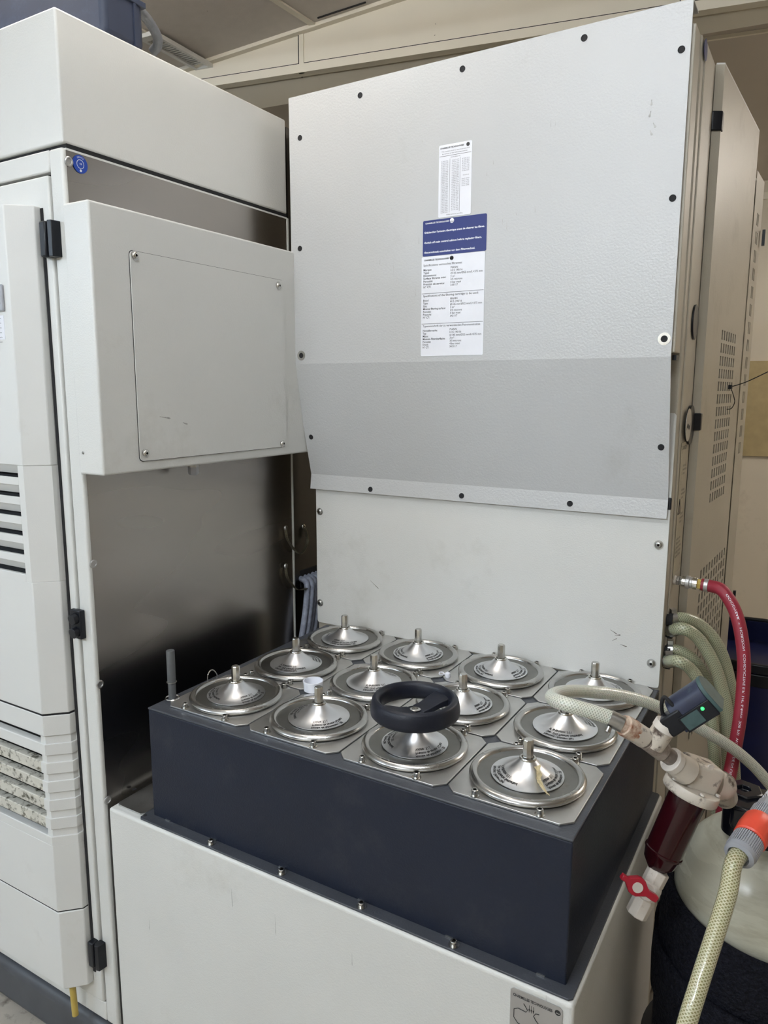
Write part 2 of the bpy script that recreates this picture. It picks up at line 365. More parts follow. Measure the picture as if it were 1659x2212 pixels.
# ceiling air grille by the top of the left cabinet
a0 = ceil_pt(352, 104); b0 = ceil_pt(432, 148); d = (b0 - a0).normalized(); s_ = Z.cross(d).normalized()
gr = thing('ceiling_grille', 'white slotted air grille in the ceiling above the left cabinet', 'grille', a0 - Z * .02)
q0 = a0 - d * .12; L_ = (b0 - q0).length
sd = -s_
for (u0, u1, v0, v1) in ((0, L_, 0, .012), (0, L_, .062, .074), (L_ - .03, L_, .012, .062), (0, .03, .012, .062)):
    P = [q0 + d * u0 + sd * v0, q0 + d * u1 + sd * v0, q0 + d * u1 + sd * v1, q0 + d * u0 + sd * v1]
    G().prism([p - Z * .001 for p in P], (0, 0, -.014)).build('frame', 'plastic', gr, smooth=False)
P = [q0 + d * .03 + sd * .012, q0 + d * (L_ - .03) + sd * .012, q0 + d * (L_ - .03) + sd * .062, q0 + d * .03 + sd * .062]
G().prism([p - Z * .001 for p in P], (0, 0, -.002)).build('backing', 'seam', gr, smooth=False)
k = .05
while k < L_ - .04:
    a = q0 + d * k + sd * .012
    G().prism([a - Z * .004, a + d * .006 - Z * .004, a + d * .006 + sd * .05 - Z * .004, a + sd * .05 - Z * .004], (0, 0, -.004)).build('slat', 'plastic', gr, smooth=False)
    k += .014
# fluorescent fixtures, the two rear ones added as fill: pairs of bare tubes hung under a slim batten
def lamp(cx, cy, ang, lab, m='tube', L=1.2, drop=.30, z=None):
    p = Vector((cx, cy, 0)); xr = (p - Vector((CAM.x, CAM.y, 0))).dot(EX); zc = cz(xr); z = zc - drop if z is None else z
    d = Vector((math.cos(ang), math.sin(ang), 0)); sv = Vector((-d.y, d.x, 0)); o = Vector((cx, cy, z))
    t = thing('ceiling_light', lab, 'light', o, 'fluorescent ceiling lights')
    G().obox(o + Z * .035, d, sv, Z, L / 2 + .03, .03, .012).build('housing', 'plastic', t, smooth=False)
    for q in (-.07, .07):
        G().cyl(o + sv * q - d * L / 2, o + sv * q + d * L / 2, .019, seg=12).build('tube', m, t)
        for e_ in (-1, 1): G().obox(o + sv * q * .5 + d * e_ * (L / 2 + .012) + Z * .012, d, sv, Z, .012, .055, .018).build('lamp_holder', 'plastic', t, smooth=False)
    for k in (-.4, .4):
        G().cyl(o + d * k + Z * .045, o + d * k + Z * (min(zc, 2.4) - z), .004, seg=8).build('hanger', 'bolt', t)
lamp(.72, -.75, .1, 'twin tube ceiling light hung over the dark filter tank', 'tube_near')
lamp(.1, -2.7, .1, 'twin tube ceiling light hung in front of the tall grey cover', 'tube_front')
lamp(-1.9, -2.3, .1, 'twin tube ceiling light hung in front of the left cabinet', 'tube_cool')
p_ = room(1.9, 3.3, 0); lamp(p_.x, p_.y, .1, 'twin tube fill light added in the rear bay to brighten the back wall', 'fill_far', z=1.55)  # unseen fill lamp, added to brighten the back wall
p_ = room(-1.2, 1.25, 0); lamp(p_.x, p_.y, .19, 'twin tube fill light added over the rear of the left cabinet', 'fill_dim', z=1.72)  # unseen fill lamp, added to lift the beam and ceiling

# back wall: tan board, smudge
o = G().prism([room(.2, RY1 - .02, .23), room(1.9, RY1 - .02, .23), room(1.9, RY1 - .02, .765), room(.2, RY1 - .02, .765)], EY * .02).build('wall_board', 'board', smooth=False)
tag(o, 'tan board fixed on the back wall at the right edge', 'board')

# ================================================================== LEFT CABINET
LC = thing('control_cabinet', 'tall white control cabinet on the left with stainless side', 'cabinet', (-.6, .17, ZF))
CX = -.235; FY = -.14; BYc = .489
G().box(-1.25, CX - .002, FY + .022, BYc, -.74, 1.022).build('carcass', 'white', LC)
# front frame: posts and rails with a door between
G().box(-.272, CX, FY - .002, FY + .04, -.745, 1.022).build('corner_post', 'white', LC, bevel=.005, seg=3)
G().box(-1.25, -.272, FY - .002, FY + .03, .985, 1.022).build('top_rail', 'white', LC, bevel=.003)
G().box(-1.25, -.272, FY - .002, FY + .03, -.745, -.70).build('bottom_rail', 'white', LC, bevel=.003)
G().box(-1.25, -.273, FY + .012, FY + .022, -.70, .985).build('door_gap', 'seam', LC)
G().box(-1.25, -.2738, FY - .006, FY + .012, -.697, .979).build('door', 'white', LC, bevel=.003)
G().box(-.2985, -.2915, FY - .0075, FY - .005, -.630, .925).build('panel_gap_shade', 'seam', LC)  # black strip painting the shaded gap between raised panel and door
# stainless side sheet and its bright top edge
G().box(CX - .002, CX + .0005, FY + .006, BYc, -.80, 1.018).build('side_panel', 'steelside', LC)
G().box(CX - .004, CX + .0012, FY + .006, BYc, 1.018, 1.0215).build('side_panel_edge', 'white', LC)
G().box(CX - .004, CX + .002, BYc - .001, BYc + .005, -.80, 1.02).build('rear_edge_strip', 'white', LC)
# plinth
G().box(-1.25, -.255, FY - .012, BYc, ZF, -.752).build('plinth', 'skirt', LC, bevel=.02, seg=4)
G().box(-1.24, CX - .01, FY + .01, BYc, -.752, -.74).build('shadow_gap', 'seam', LC)
# top hood
G().box(-1.25, CX, FY + .008, BYc, 1.022, 1.03).build('hood_gap', 'seam', LC)
G().box(-1.25, CX + .002, FY, BYc, 1.029, 1.246).build('hood', 'white', LC, bevel=.004, seg=3)
# clear caps along the steel edge
for px, py in ((148, 349), (201, 1218), (215, 1478), (232, 1728)):
    p = on(px, py, 'x', CX + .001)
    G().lathe([(.0085, 0), (.0085, .002), (.007, .0032), (.0052, .0032), (.0045, .0018), (0, .0018)], 20, p, X).build('screw_cap', 'silver', LC)
# blue round sticker
p = on(173, 355, 'x', CX + .0012)
st = tag(G().lathe([(.0155, 0), (.0155, .0006), (0, .0006)], 32, p, X).build('round_sticker', 'bluedot'), 'round blue sticker near the top corner of the left cabinet side', 'sticker')
def ringtext(gg, c, r, s, txt, a0, w_):
    def fn(x, y):
        a = a0 - x / r; rr = r + y; return c + Y * (math.cos(a) * rr) + Z * (math.sin(a) * rr) + X * .0011
    gg.text(txt, c, Y, Z, width=w_, fn=fn)
g = G(); ringtext(g, p, .0105, .003, 'SERVICE', math.radians(125), .013)
g.text('CE', p + X * .0011 - Y * .002 - Z * .001, Y, Z, size=.004, bold=.02)
g.lathe([(.0022, .0009), (.0022, .0012), (0, .0012)], 14, p - Z * .011, X)
g.build('lettering', 'whiteink', st, fix=False)
g = G(); g.lathe([(.0078, .0007), (.0078, .0010), (.0070, .0010), (.0070, .0007)], 28, p, X, closed=True); g.build('ring', 'paper', st)

# raised plastic panel on the door, three pieces
FYp, RYp, FXp, RXp = -.195, -.160, -.336, -.300
def panel_outline(z, x0=-1.2, fy=FYp, dx=0, rx=RXp, ry=RYp):
    return [(x0, FY - .006, z), (x0, fy, z), (FXp + dx, fy, z), (rx, ry, z), (rx, FY - .006, z)]
# upper piece with a louvred window: built round the opening
UZ0, UZ1 = -.036, .928; wz0, wz1, wx1, wx0 = .235, .460, -.353, -.95
g = G()
g.prism(panel_outline(UZ0), (0, 0, wz0 - UZ0)); g.build('door_panel', 'plastic', LC, bevel=.002)
g = G(); g.prism(panel_outline(wz1), (0, 0, UZ1 - wz1)); g.build('door_panel', 'plastic', LC, bevel=.002)
g = G(); g.prism([(wx1, FY - .006, wz0), (wx1, FYp, wz0), (FXp, FYp, wz0), (RXp, RYp, wz0), (RXp, FY - .006, wz0)], (0, 0, wz1 - wz0)); g.build('door_panel', 'plastic', LC)
g = G(); g.box(-1.2, wx0, FYp, FY - .006, wz0, wz1); g.build('door_panel', 'plastic', LC)
g = G(); g.box(wx0, wx1, FYp + .030, FYp + .032, wz0, wz1); g.build('vent_back', 'seam', LC)
pit = (wz1 - wz0 + .002) / 6
for k in range(6):
    zb = wz1 - (k + 1) * pit
    if k < 6:
        G().prism([(wx0, FYp, zb - .0), (wx0, FYp, zb + pit * .50 - .0035), (wx0, FYp + .012, zb + pit * .50 - .0055), (wx0, FYp + .012, zb)], (wx1 - wx0, 0, 0)).build('slat', 'plastic', LC, bevel=.001)
    zt = zb + pit
    G().prism([(wx0, FYp + .003, zt), (wx0, FYp + .006, zt), (wx0, FYp + .020, zt - pit * .44), (wx0, FYp + .017, zt - pit * .46)], (wx1 - wx0, 0, 0)).build('vane', 'plastic', LC)
# middle piece with five deep slots and grooves round the chamfer
MZ1, MZ0 = -.040, -.472
gp = .0405; top0 = -.083
G().prism(panel_outline(top0), (0, 0, MZ1 - top0)).build('door_panel', 'plastic', LC, bevel=.0015)
G().prism(panel_outline(MZ0), (0, 0, (top0 - 5.9 * gp) - MZ0)).build('door_panel', 'plastic', LC, bevel=.0015)
sx1 = -.352
G().prism([(sx1, FY - .006, top0 - 5.9 * gp), (sx1, FYp + .0035, top0 - 5.9 * gp), (FXp - .001, FYp + .0035, top0 - 5.9 * gp), (RXp - .003, RYp + .002, top0 - 5.9 * gp), (RXp - .003, FY - .006, top0 - 5.9 * gp)], (0, 0, 5.9 * gp)).build('slot_core', 'plastic', LC)
G().box(-1.2, sx1, FYp + .034, FYp + .036, top0 - 5.9 * gp, top0).build('slot_back', 'seam', LC)
for k in range(6):
    zt = top0 - .017 - k * gp; zb = zt - (gp - .0165) if k < 5 else zt - .02
    o = panel_outline(zb); x0 = -1.2
    G().prism([(sx1 - .001, FYp + .004, zb), (sx1 - .001, FYp, zb), (FXp, FYp, zb), (RXp, RYp, zb), (RXp, FY - .006, zb), (sx1 - .001, FY - .006, zb)], (0, 0, zt - zb)).build('slat', 'plastic', LC, bevel=.0008)
    G().prism([(x0, FYp, zb), (x0, FYp, zt), (x0, FYp + .0155, zt + .0012), (x0, FYp + .018, zt - .002), (x0, FYp + .010, zb)], (sx1 - x0, 0, 0)).build('slat', 'dirty' if 0 < k < 5 else 'plastic', LC, bevel=.0015)
# lower piece
G().prism(panel_outline(-.655, dx=.002), (0, 0, .655 - .475)).build('door_panel', 'plastic', LC, bevel=.002)
G().prism([(x_ - (.0 if k_ == 0 or k_ == 1 else .0015), y_ + .0015, z_) for k_, (x_, y_, z_) in enumerate(panel_outline(-.4755))], (0, 0, .004)).build('panel_seam', 'seam', LC)
G().prism([(x_ - (.0 if k_ == 0 or k_ == 1 else .0015), y_ + .0015, z_) for k_, (x_, y_, z_) in enumerate(panel_outline(-.0405))], (0, 0, .005)).build('panel_seam', 'seam', LC)
# small window and sticker at the frame's left edge
a = on(0, 615, 'y', FYp); b = on(12, 672, 'y', FYp)
G().box(a.x - .06, b.x, FYp - .005, FYp, b.z, a.z).build('display_frame', 'greyplastic', LC, bevel=.002)
G().box(a.x - .05, b.x - .007, FYp - .0056, FYp - .004, b.z + .012, a.z - .006).build('display_glass', 'darksteel', LC)
a = on(0, 682, 'y', FYp); b = on(12, 733, 'y', FYp)
so = tag(G().box(a.x - .06, b.x, FYp - .0008, FYp, b.z, a.z).build('notice_sticker', 'paper'), 'small white notice sticker at the left edge below the display', 'sticker')
g = G()
for k in range(6): g.text('attention', (a.x - .03, FYp - .0011, a.z - .006 - .0085 * k), X, Z, width=.033, height=.004)
g.build('lettering', 'ink', so, fix=False)
# hinges
def hinge(px, py, hz, rounds=False):
    p = on(px, py, 'y', FY - .008)
    if rounds:
        h = G().box(p.x - .014, p.x + .016, FY - .014, FY - .002, p.z - hz / 2, p.z + hz / 2).build('hinge', 'black', LC, bevel=.002)
        for dz in (.013, -.014): G().cyl((p.x + .003, FY - .013, p.z + dz), (p.x + .003, FY - .024, p.z + dz - .002), .0105, seg=24).build('hinge_knob', 'black', h, bevel=.001)
    else:
        h = G().box(p.x - .016, p.x + .001, FY - .022, FY - .002, p.z - hz / 2, p.z + hz / 2).build('hinge', 'black', LC, bevel=.003)
        G().prism([(p.x + .002, FY - .002, p.z - hz / 2), (p.x + .002, FY - .016, p.z - hz / 2), (p.x + .008, FY - .022, p.z - hz / 2), (p.x + .017, FY - .020, p.z - hz / 2), (p.x + .019, FY - .002, p.z - hz / 2)], (0, 0, hz)).build('hinge_leaf', 'black', h, bevel=.001)
hinge(112, 518, .062); hinge(168, 1347, .058, True); hinge(212, 2058, .058)
# yellow strip hanging under the panel
a = at(150, 2080, (RC.transposed() @ (on(150, 2080, 'y', -.17) - CAM)).y); b = on(163, 2192, 'y', -.17)
tag(G().tube([a, a.lerp(b, .5) + X * .001, b], .0068, 12).build('yellow_strip', 'yellow'), 'short yellow plastic strip hanging below the left cabinet door panel', 'strip')

# blue grey housing on the cabinet roof
c1 = on(322, 112, 'z', 1.247)
AU = thing('blue_grey_housing', 'weathered blue grey housing standing on the left cabinet roof', 'housing', (c1.x - .3, c1.y - .2, 1.246))
k1 = on(80, 22, 'z', 1.247)
ux1 = c1.x - .01; uy1 = c1.y; uy0 = -.03
G().box(ux1 - .75, ux1, uy0, uy1, 1.247, 1.62).build('shell', 'aqua', AU, bevel=.012, seg=4)
G().box(ux1 - .6, ux1 + .004, uy0 + .02, uy1 + .003, 1.325, 1.335).build('overlap_seam', 'aqua', AU, bevel=.001)
G().box(ux1 - .004, ux1 + .003, uy0 + .07, uy0 + .076, 1.25, 1.6).build('rib', 'aqua', AU)
dc = 1.60
pth = spline([at(262, -30, dc - .14), at(285, 8, dc - .1), at(315, 38, dc - .04), at(338, 75, dc), at(340, 98, dc + .02), at(330, 112, dc + .03)], 8)
tag(G().tube(pth, .0105, 14).build('grey_conduit', 'conduit'), 'curved grey conduit dropping down beside the blue grey housing', 'conduit')

# electrical box on the cabinet side
EB = thing('junction_box', 'off white junction box with screwed lid on the cabinet side', 'box', (-.2, .15, .446))
BX, B0 = -.165, -.15
G().box(CX + .0015, BX, B0, .52, .447, .925).build('shell', 'white', EB, bevel=.0045, seg=4)
pa = on(277, 541, 'x', BX); pb = on(610, 606, 'x', BX); pc = on(618, 965, 'x', BX); pd = on(303, 995, 'x', BX)
y0_, y1_ = (pa.y + pd.y) / 2, (pb.y + pc.y) / 2; z1_, z0_ = (pa.z + pb.z) / 2, (pc.z + pd.z) / 2
def rrect(y0, y1, z0, z1, r, x, n=4):
    P = []
    for cy_, cz_, a0 in ((y1 - r, z1 - r, 0), (y0 + r, z1 - r, 90), (y0 + r, z0 + r, 180), (y1 - r, z0 + r, 270)):
        for k in range(n + 1):
            a = math.radians(a0 + 90 * k / n); P.append((x, cy_ + r * math.cos(a), cz_ + r * math.sin(a)))
    return P
G().prism(rrect(y0_, y1_, z0_, z1_, .008, BX), (.003, 0, 0)).build('lid', 'white', EB)
G().prism(rrect(y0_ - .001, y1_ + .001, z0_ - .001, z1_ + .001, .008, BX - .001), (.0018, 0, 0)).build('lid_gasket', 'seam', EB)
for px, py in ((291, 552), (601, 617), (610, 958), (314, 979)):
    p = on(px, py, 'x', BX + .003); G().lathe([(.0088, 0), (.0088, .0012), (0, .0012)], 20, p, X).build('washer', 'chrome', EB)
    button_screw(p + X * .001, X, .0068, EB)
p = on(180, 978, 'y', B0); button_screw(p, -Y, .003, EB, m='bolt')
p = on(465, 1008, 'z', .445)
g = G(); g.lathe([(.0115, 0), (.0115, .006)], 24, (-.19, p.y, .441), Z); gl = g.build('cable_gland', 'bolt', EB)
G().lathe([(.008, 0), (.0115, .004), (.0115, .018)], 6, (-.19, p.y, .424), Z).build('gland_nut', 'greyplastic', gl)

# dark stainless sheet behind the cabinet, straps and cables in the gap
DP = tag(G().box(CX - .03, CX - .006, BYc + .012, 1.25, -.86, 1.235).build('rear_sheet', 'darksteel'), 'dark stainless sheet in the gap behind the left cabinet', 'panel')
for px, py in ((628, 290), (655, 1137)):
    button_screw(on(px, py, 'x', CX - .006), X, .007, DP)
def strap(pts, lab, nm='earth_strap'):
    P = spline(pts, 8); g = G(); T = Vector((.3, -.2, 1))
    wv = 0.005
    vs_ = []; fs = []
    for i, p in enumerate(P):
        t = (P[min(i + 1, len(P) - 1)] - P[max(i - 1, 0)]).normalized(); s = t.cross(X).normalized(); wd = X * .9
        n = t.cross(X).normalized() * .0008
        vs_ += [p - X * .0045 + n, p + X * .0045 + n, p + X * .0045 - n, p - X * .0045 - n]
    for i in range(len(P) - 1):
        for k in range(4): fs.append((4 * i + k, 4 * i + (k + 1) % 4, 4 * i + 4 + (k + 1) % 4, 4 * i + 4 + k))
    fs += [(3, 2, 1, 0), tuple(len(vs_) - 4 + k for k in range(4))]
    o = g.add(vs_, fs).build(nm, 'braid'); tag(o, lab, 'strap', 'earth straps in the gap'); return o
a = on(613, 1140, 'x', CX); b = on(655, 1140, 'x', CX - .006)
s1 = strap([a + X * .006, a + X * .012 - Z * .03, a.lerp(b, .3) + X * .02 - Z * .062, a.lerp(b, .6) + X * .02 - Z * .066, b + X * .014 - Z * .035, b + X * .006], 'braided earth strap hanging in the gap, the upper one')
button_screw(a + X * .006, X, .007, s1, m='bolt')
a = on(613, 1222, 'x', CX); b = on(690, 1225, 'x', CX - .006)
s2 = strap([a + X * .006, a + X * .012 - Z * .03, a + Y * .03 + X * .02 - Z * .068, a + Y * .08 + X * .02 - Z * .074, b + X * .012 - Z * .035, b + X * .006], 'braided earth strap hanging in the gap, the lower one')
button_screw(a + X * .006, X, .007, s2, m='bolt')
hp = on(665, 1242, 'x', CX - .006)
G().box(CX - .008, CX - .004, hp.y - .035, hp.y + .05, hp.z - .03, hp.z + .02).build('cable_hole', 'seam', DP, bevel=.01)
for k in range(5):
    q = hp + Y * (-.034 + .0170 * k) + X * (.006 + .003 * (k % 2))
    path = spline([q - X * .02, q + X * .014 - Z * .012, q + X * .022 - Z * .06 - Y * .012, q + X * .024 - Z * .12 - Y * .028, q + X * .02 - Z * .2 - Y * .045, q + X * .012 - Z * .32 - Y * .05], 6)
    tag(G().tube(path, .0082, 10).build('grey_cable', 'cable'), 'dusty grey cable of the bundle dropping into the gap behind the lids', 'cable', 'cable bundle in the gap')

# ================================================================== BENCH and DARK TANK
BN = thing('bench_cabinet', 'low white textured steel cabinet carrying the dark filter tank', 'cabinet', (.25, .17, ZF))
G().box(-.221, .727, -.143, .482, ZF + .02, -.2275).build('shell', 'white', BN, bevel=.006, seg=4)
def plate_poly(x0, x1, y0, y1, z, c=.008):
    return [(x0 + c, y0, z), (x1 - c, y0, z), (x1, y0 + c, z), (x1, y1 - c, z), (x1 - c, y1, z), (x0 + c, y1, z), (x0, y1 - c, z), (x0, y0 + c, z)]
G().prism(plate_poly(-.214, -.139, -.128, .48, -.2268, .006), (0, 0, .0028)).build('top_plate', 'plate', BN)
p = on(290, 1705, 'z', -.2238); G().lathe([(.0048, 0), (.0048, .0006), (0, .0006)], 16, p, Z).build('plate_hole', 'seam', BN)
# nameplate
a = on(1104, 2130, 'y', -.1435); b = on(1216, 2178, 'y', -.1435)
nz1 = .5 * (a.z + b.z) ; nx0, nx1 = a.x, b.x
hN = .078
NPL = tag(G().prism([(nx0 + .004, -.1435, nz1), (nx0, -.1435, nz1 - .004), (nx0, -.1435, nz1 - hN + .004), (nx0 + .004, -.1435, nz1 - hN), (nx1 - .004, -.1435, nz1 - hN), (nx1, -.1435, nz1 - hN + .004), (nx1, -.1435, nz1 - .004), (nx1 - .004, -.1435, nz1)], (0, -.0012, 0)).build('nameplate', 'silver'), 'silver nameplate with a pictogram on the bench cabinet front', 'nameplate')
g = G(); yy = -.1450
g.text('CHARMILLES TECHNOLOGIES', (nx0 + .004, yy, nz1 - .012), X, Z, width=(nx1 - nx0) * .76, height=.0062, bold=.025)
g.lathe([(.0042, 0), (.0042, .0004), (0, .0004)], 20, (nx1 - .0065, yy + .0004, nz1 - .0095), -Y)
def polyline(gg, pts, r): gg.tube(pts, r, 6)
ct = lambda u, v: Vector((nx0 + u, yy, nz1 - v))
polyline(g, [ct(.020, .018), ct(.026, .026), ct(.024, .030), ct(.012, .029), ct(.006, .033), ct(.006, .046), ct(.012, .053), ct(.040, .058), ct(.046, .054), ct(.046, .044), ct(.038, .036), ct(.035, .031), ct(.038, .026), ct(.043, .025)], .0005)
for k in range(3):
    polyline(g, [ct(.0285 + .003 * k, .017), ct(.0285 + .003 * k, .028)], .0003)
    g.prism([ct(.0275 + .003 * k, .023), ct(.0295 + .003 * k, .023), ct(.0285 + .003 * k, .028)], (0, -.0004, 0))
g.prism([ct(.055, .036), ct(.061, .036), ct(.058, .042)], (0, -.0004, 0))
g.build('lettering', 'ink', NPL, fix=False)
g = G(); g.text('~', (nx1 - .0090, yy - .0002, nz1 - .0125), X, Z, size=.009, bold=.03); g.build('emblem', 'silver', NPL, fix=False)

FT = thing('filter_tank', 'dark navy steel filter tank with twelve round lids on top', 'tank', (.3, .18, -.2275))
TX0, TX1, TY0, TY1 = -.119, .7078, -.1173, .4776
G().box(TX0, TX1, TY0, TY1, -.2255, -.004).build('shell', 'navy', FT, bevel=.0025, seg=3)
G().box(TX0 - .0005, TX1 + .0005, TY0 - .0005, TY1, -.004, 0).build('top_sheet', 'navytop', FT, bevel=.0015)
G().prism(plate_poly(-.137, .723, -.139, .4777, -.2274, .005), (0, 0, .0035)).build('flange', 'navytop', FT, bevel=.0008)
for px, py in ((456, 1822), (607, 1887), (780, 1959), (980, 2042)):
    p = on(px, py, 'z', -.2239); cap_bolt((p.x, -.1285, -.2239), parent=FT)
p = on(300, 1757, 'z', -.2239); G().lathe([(.0035, 0), (.0035, .0006), (0, .0006)], 14, (-.131, -.128, -.2239), Z).build('flange_hole', 'seam', FT)
for x in (-.085, .035, .195, .36, .52, .665):
    G().box(x, x + .012, -.1192, -.1170, -.2238, -.2218).build('weld_tab', 'bolt', FT)
# wire hook at the left rim
c = on(440, 1478, 'z', .0)
tag(G().tube(spline([(TX0 + .012, .03, .0), (TX0 + .012, .033, .018), (TX0 + .012, .045, .024), (TX0 + .012, .057, .012), (TX0 + .012, .06, 0)], 6), .0012, 8).build('wire_loop', 'chrome'), 'tiny wire loop on the left rim of the dark tank', 'wire')
# upright post
PO = thing('upright_post', 'grey upright post with a ring at the left front corner of the tank', 'post', (-.106, -.067, 0))
G().lathe([(.0075, 0), (.0075, .036), (.0082, .036), (.0082, .1), (.0075, .1015), (0, .1015)], 24, (-.106, -.067, 0), Z).build('rod', 'greypipe', PO)
G().lathe([(.0135, .002), (.0148, .0035), (.0135, .005), (.0118, .0035)], 28, (-.106, -.067, 0), Z, closed=True).build('wire_ring', 'chrome', PO)
G().lathe([(.0082, .036), (.0098, .0365), (.0098, .0375), (.0082, .038)], 24, (-.106, -.067, 0), Z, closed=True).build('clip_ring', 'bolt', PO)

# ------------------------------------------------------------------ filter lids
PX_, PY_ = .2, .1925
def cone_z(r):
    t = (r - .0135) / (.0565 - .0135); return .0125 + .0215 * (1 - t) ** 2.0 + .003 * (1 - t)
def cone_text(body, ang, r_out, wid, hgt, spacing=1.0):
    g = G(); c = []
    def fn(x, y):
        r = r_out - .006 + y * .93; a = ang + (x) / .047
        return Vector((math.cos(a) * r, math.sin(a) * r, cone_z(r) + .00035))
    g.text(body, (0, 0, 0), X, Y, width=wid, height=hgt, fn=fn, bold=.032, spacing=spacing); return g
LID = thing('cartridge_filter', '', 'filter', (0, 0, 0), 'round steel filter lids on the dark tank')
G().prism(plate_poly(-.0985, .0985, -.0945, .0930, .0004, .016), (0, 0, .0032)).build('mounting_plate', 'plate', LID, bevel=.0006)
G().lathe([(0, .0105), (.074, .0105), (.0768, .0114), (.0768, .006), (0, .006)], 72).build('lid_floor', 'floorsteel', LID)
prof = [(0, .0060), (.0762, .0060), (.0765, .0112), (.0785, .0142), (.0815, .0160), (.0850, .0160), (.0885, .0142), (.0905, .0110), (.0900, .0085), (.0885, .0078), (.0888, .0065), (.0865, .0042), (.08, .0040), (0, .0040)]
G().lathe(prof, 72).build('lid_disc', 'disc', LID)
G().lathe([(.0855, .0032), (.0855, .0052), (.08, .0052), (.08, .0032)], 48, closed=True).build('gasket', 'seam', LID)
rs = [.0135 + (.0565 - .0135) * k / 12 for k in range(13)]
pr = [(r, cone_z(r)) for r in rs] + [(.0565, .0112), (.055, .0110), (0, .0110)]
G().lathe([(.0555, .0102), (.0555, .0112), (0, .0112)], 48).build('cone_seat', 'seam', LID)
cn = G().lathe([(0, .036)] + pr, 72).build('label_cone', 'cone', LID)
g = cone_text("Année de fabrication : 20\nPression de service : 5,2 bars\nVolume : 9,1 L", math.radians(-60 + 22), .0555, .066, .0072, 1.0)
g2 = cone_text("Fabricant : Schnegg Sàrl\nLieu : 2542 Pieterlen Switzerland\nN° de fabrication : 0 0 1", math.radians(-60 - 118), .0555, .068, .0072, 1.0)
g.add(g2.v, g2.f); g.build('lettering', 'ink', cn, fix=False)
sh = G().lathe([(.0133, .034), (.0133, .0385), (.0122, .0400), (.0100, .0400), (.0092, .037)], 32).build('collar', 'chrome', LID)
oc = [(.0083, .036), (.0083, .0665), (.0068, .0690), (0, .0690)]
G().lathe(oc, 8).build('shaft', 'chrome', LID)
for sx, sy in ((-1, -1), (1, -1), (-1, 1), (1, 1)):
    cap_bolt((sx * .0505, -.0875 if sy < 0 else .0855, .0036), r=.0050, h=.0098, parent=LID)
def copy_tree(o, parent=None):
    c = o.copy(); COL.objects.link(c); c.parent = parent
    for ch in o.children: copy_tree(ch, c)
    return c
rows = ['front', 'middle', 'rear']
LL = {(0, 0): 'round steel lid in the front left corner, next to the grey upright post',
      (1, 0): 'round steel lid in the front row, second from the left',
      (2, 0): 'round steel lid in the front row, under the black handwheel',
      (3, 0): 'round steel lid in the front right corner with a shred of yellowed tape',
      (0, 1): 'round steel lid in the middle row at the left, behind the white plastic ring',
      (1, 1): 'round steel lid in the middle row, just behind and left of the handwheel',
      (2, 1): 'round steel lid in the middle row, directly behind the right side of the handwheel',
      (3, 1): 'round steel lid in the middle row, under the near run of looped hose',
      (0, 2): 'round steel lid in the rear left corner, beside the cable bundle',
      (1, 2): 'round steel lid in the rear row, second from the left',
      (2, 2): 'round steel lid in the rear row, third from the left, behind the white plug',
      (3, 2): 'round steel lid in the rear right corner, behind the far run of the looped hose'}
ROT = {(0, 0): 2, (1, 0): -32, (2, 0): -22, (3, 0): 5, (0, 1): 68, (1, 1): 95, (2, 1): 8, (3, 1): 62, (0, 2): -60, (1, 2): 0, (2, 2): 5, (3, 2): 18}
for (i, j), lab in LL.items():
    o = LID if (i, j) == (0, 0) else copy_tree(LID)
    o.location = (i * PX_, j * PY_, 0); o['label'] = lab
    for ch in o.children:
        if ch.name.split('.')[0] in ('label_cone', 'shaft', 'lid_disc'): ch.rotation_euler.z = math.radians(ROT[(i, j)])
        if ch.name.split('.')[0] == 'mounting_plate': ch.rotation_euler.z = math.radians(random.uniform(-.25, .25))
# handwheel
HW = thing('handwheel', 'black plastic handwheel clamped on a front lid shaft', 'handwheel', (.4, 0, .041))
W0 = Vector((.4, 0, 0))
pr = [(.0725, .0635), (.0752, .0665), (.0757, .0720), (.0748, .0820), (.0728, .0905), (.0700, .0938), (.0660, .0948), (.0620, .0930), (.0592, .0880), (.0575, .0800), (.0575, .0720), (.0600, .0660), (.0640, .0632), (.0680, .0625)]
G().lathe(pr, 80, W0, Z, closed=True).build('rim', 'wheel', HW)
G().lathe([(.0125, .041), (.0165, .046), (.0185, .060), (.0185, .0695), (.0165, .071), (.0115, .071), (.0105, .0690)], 32, W0, Z).build('hub', 'wheel', HW)
for ang in (62, 242):
    d = Vector((math.cos(math.radians(ang)), math.sin(math.radians(ang)), 0)); s = Vector((-d.y, d.x, 0)); g = G(); vv = []
    secs = [(.006, .0160, .064, .0725), (.020, .0165, .065, .0745), (.040, .0180, .071, .0815), (.0605, .021, .074, .086)]
    for r, hw, za, zb in secs:
        b = W0 + d * r; vv += [b - s * hw + Z * za, b + s * hw + Z * za, b + s * hw + Z * zb, b - s * hw + Z * zb]
    ff = [(3, 2, 1, 0), (12, 13, 14, 15)] + [(4 * i + k, 4 * i + (k + 1) % 4, 4 * i + 4 + (k + 1) % 4, 4 * i + 4 + k) for i in range(3) for k in range(4)]
    g.add(vv, ff).build('spoke', 'wheel', HW, bevel=.0015)
G().lathe([(.0098, .0695), (.0098, .0725), (.0085, .0735), (.0055, .0735), (.005, .070), (0, .070)], 24, W0, Z).build('centre_bolt', 'chrome', HW)
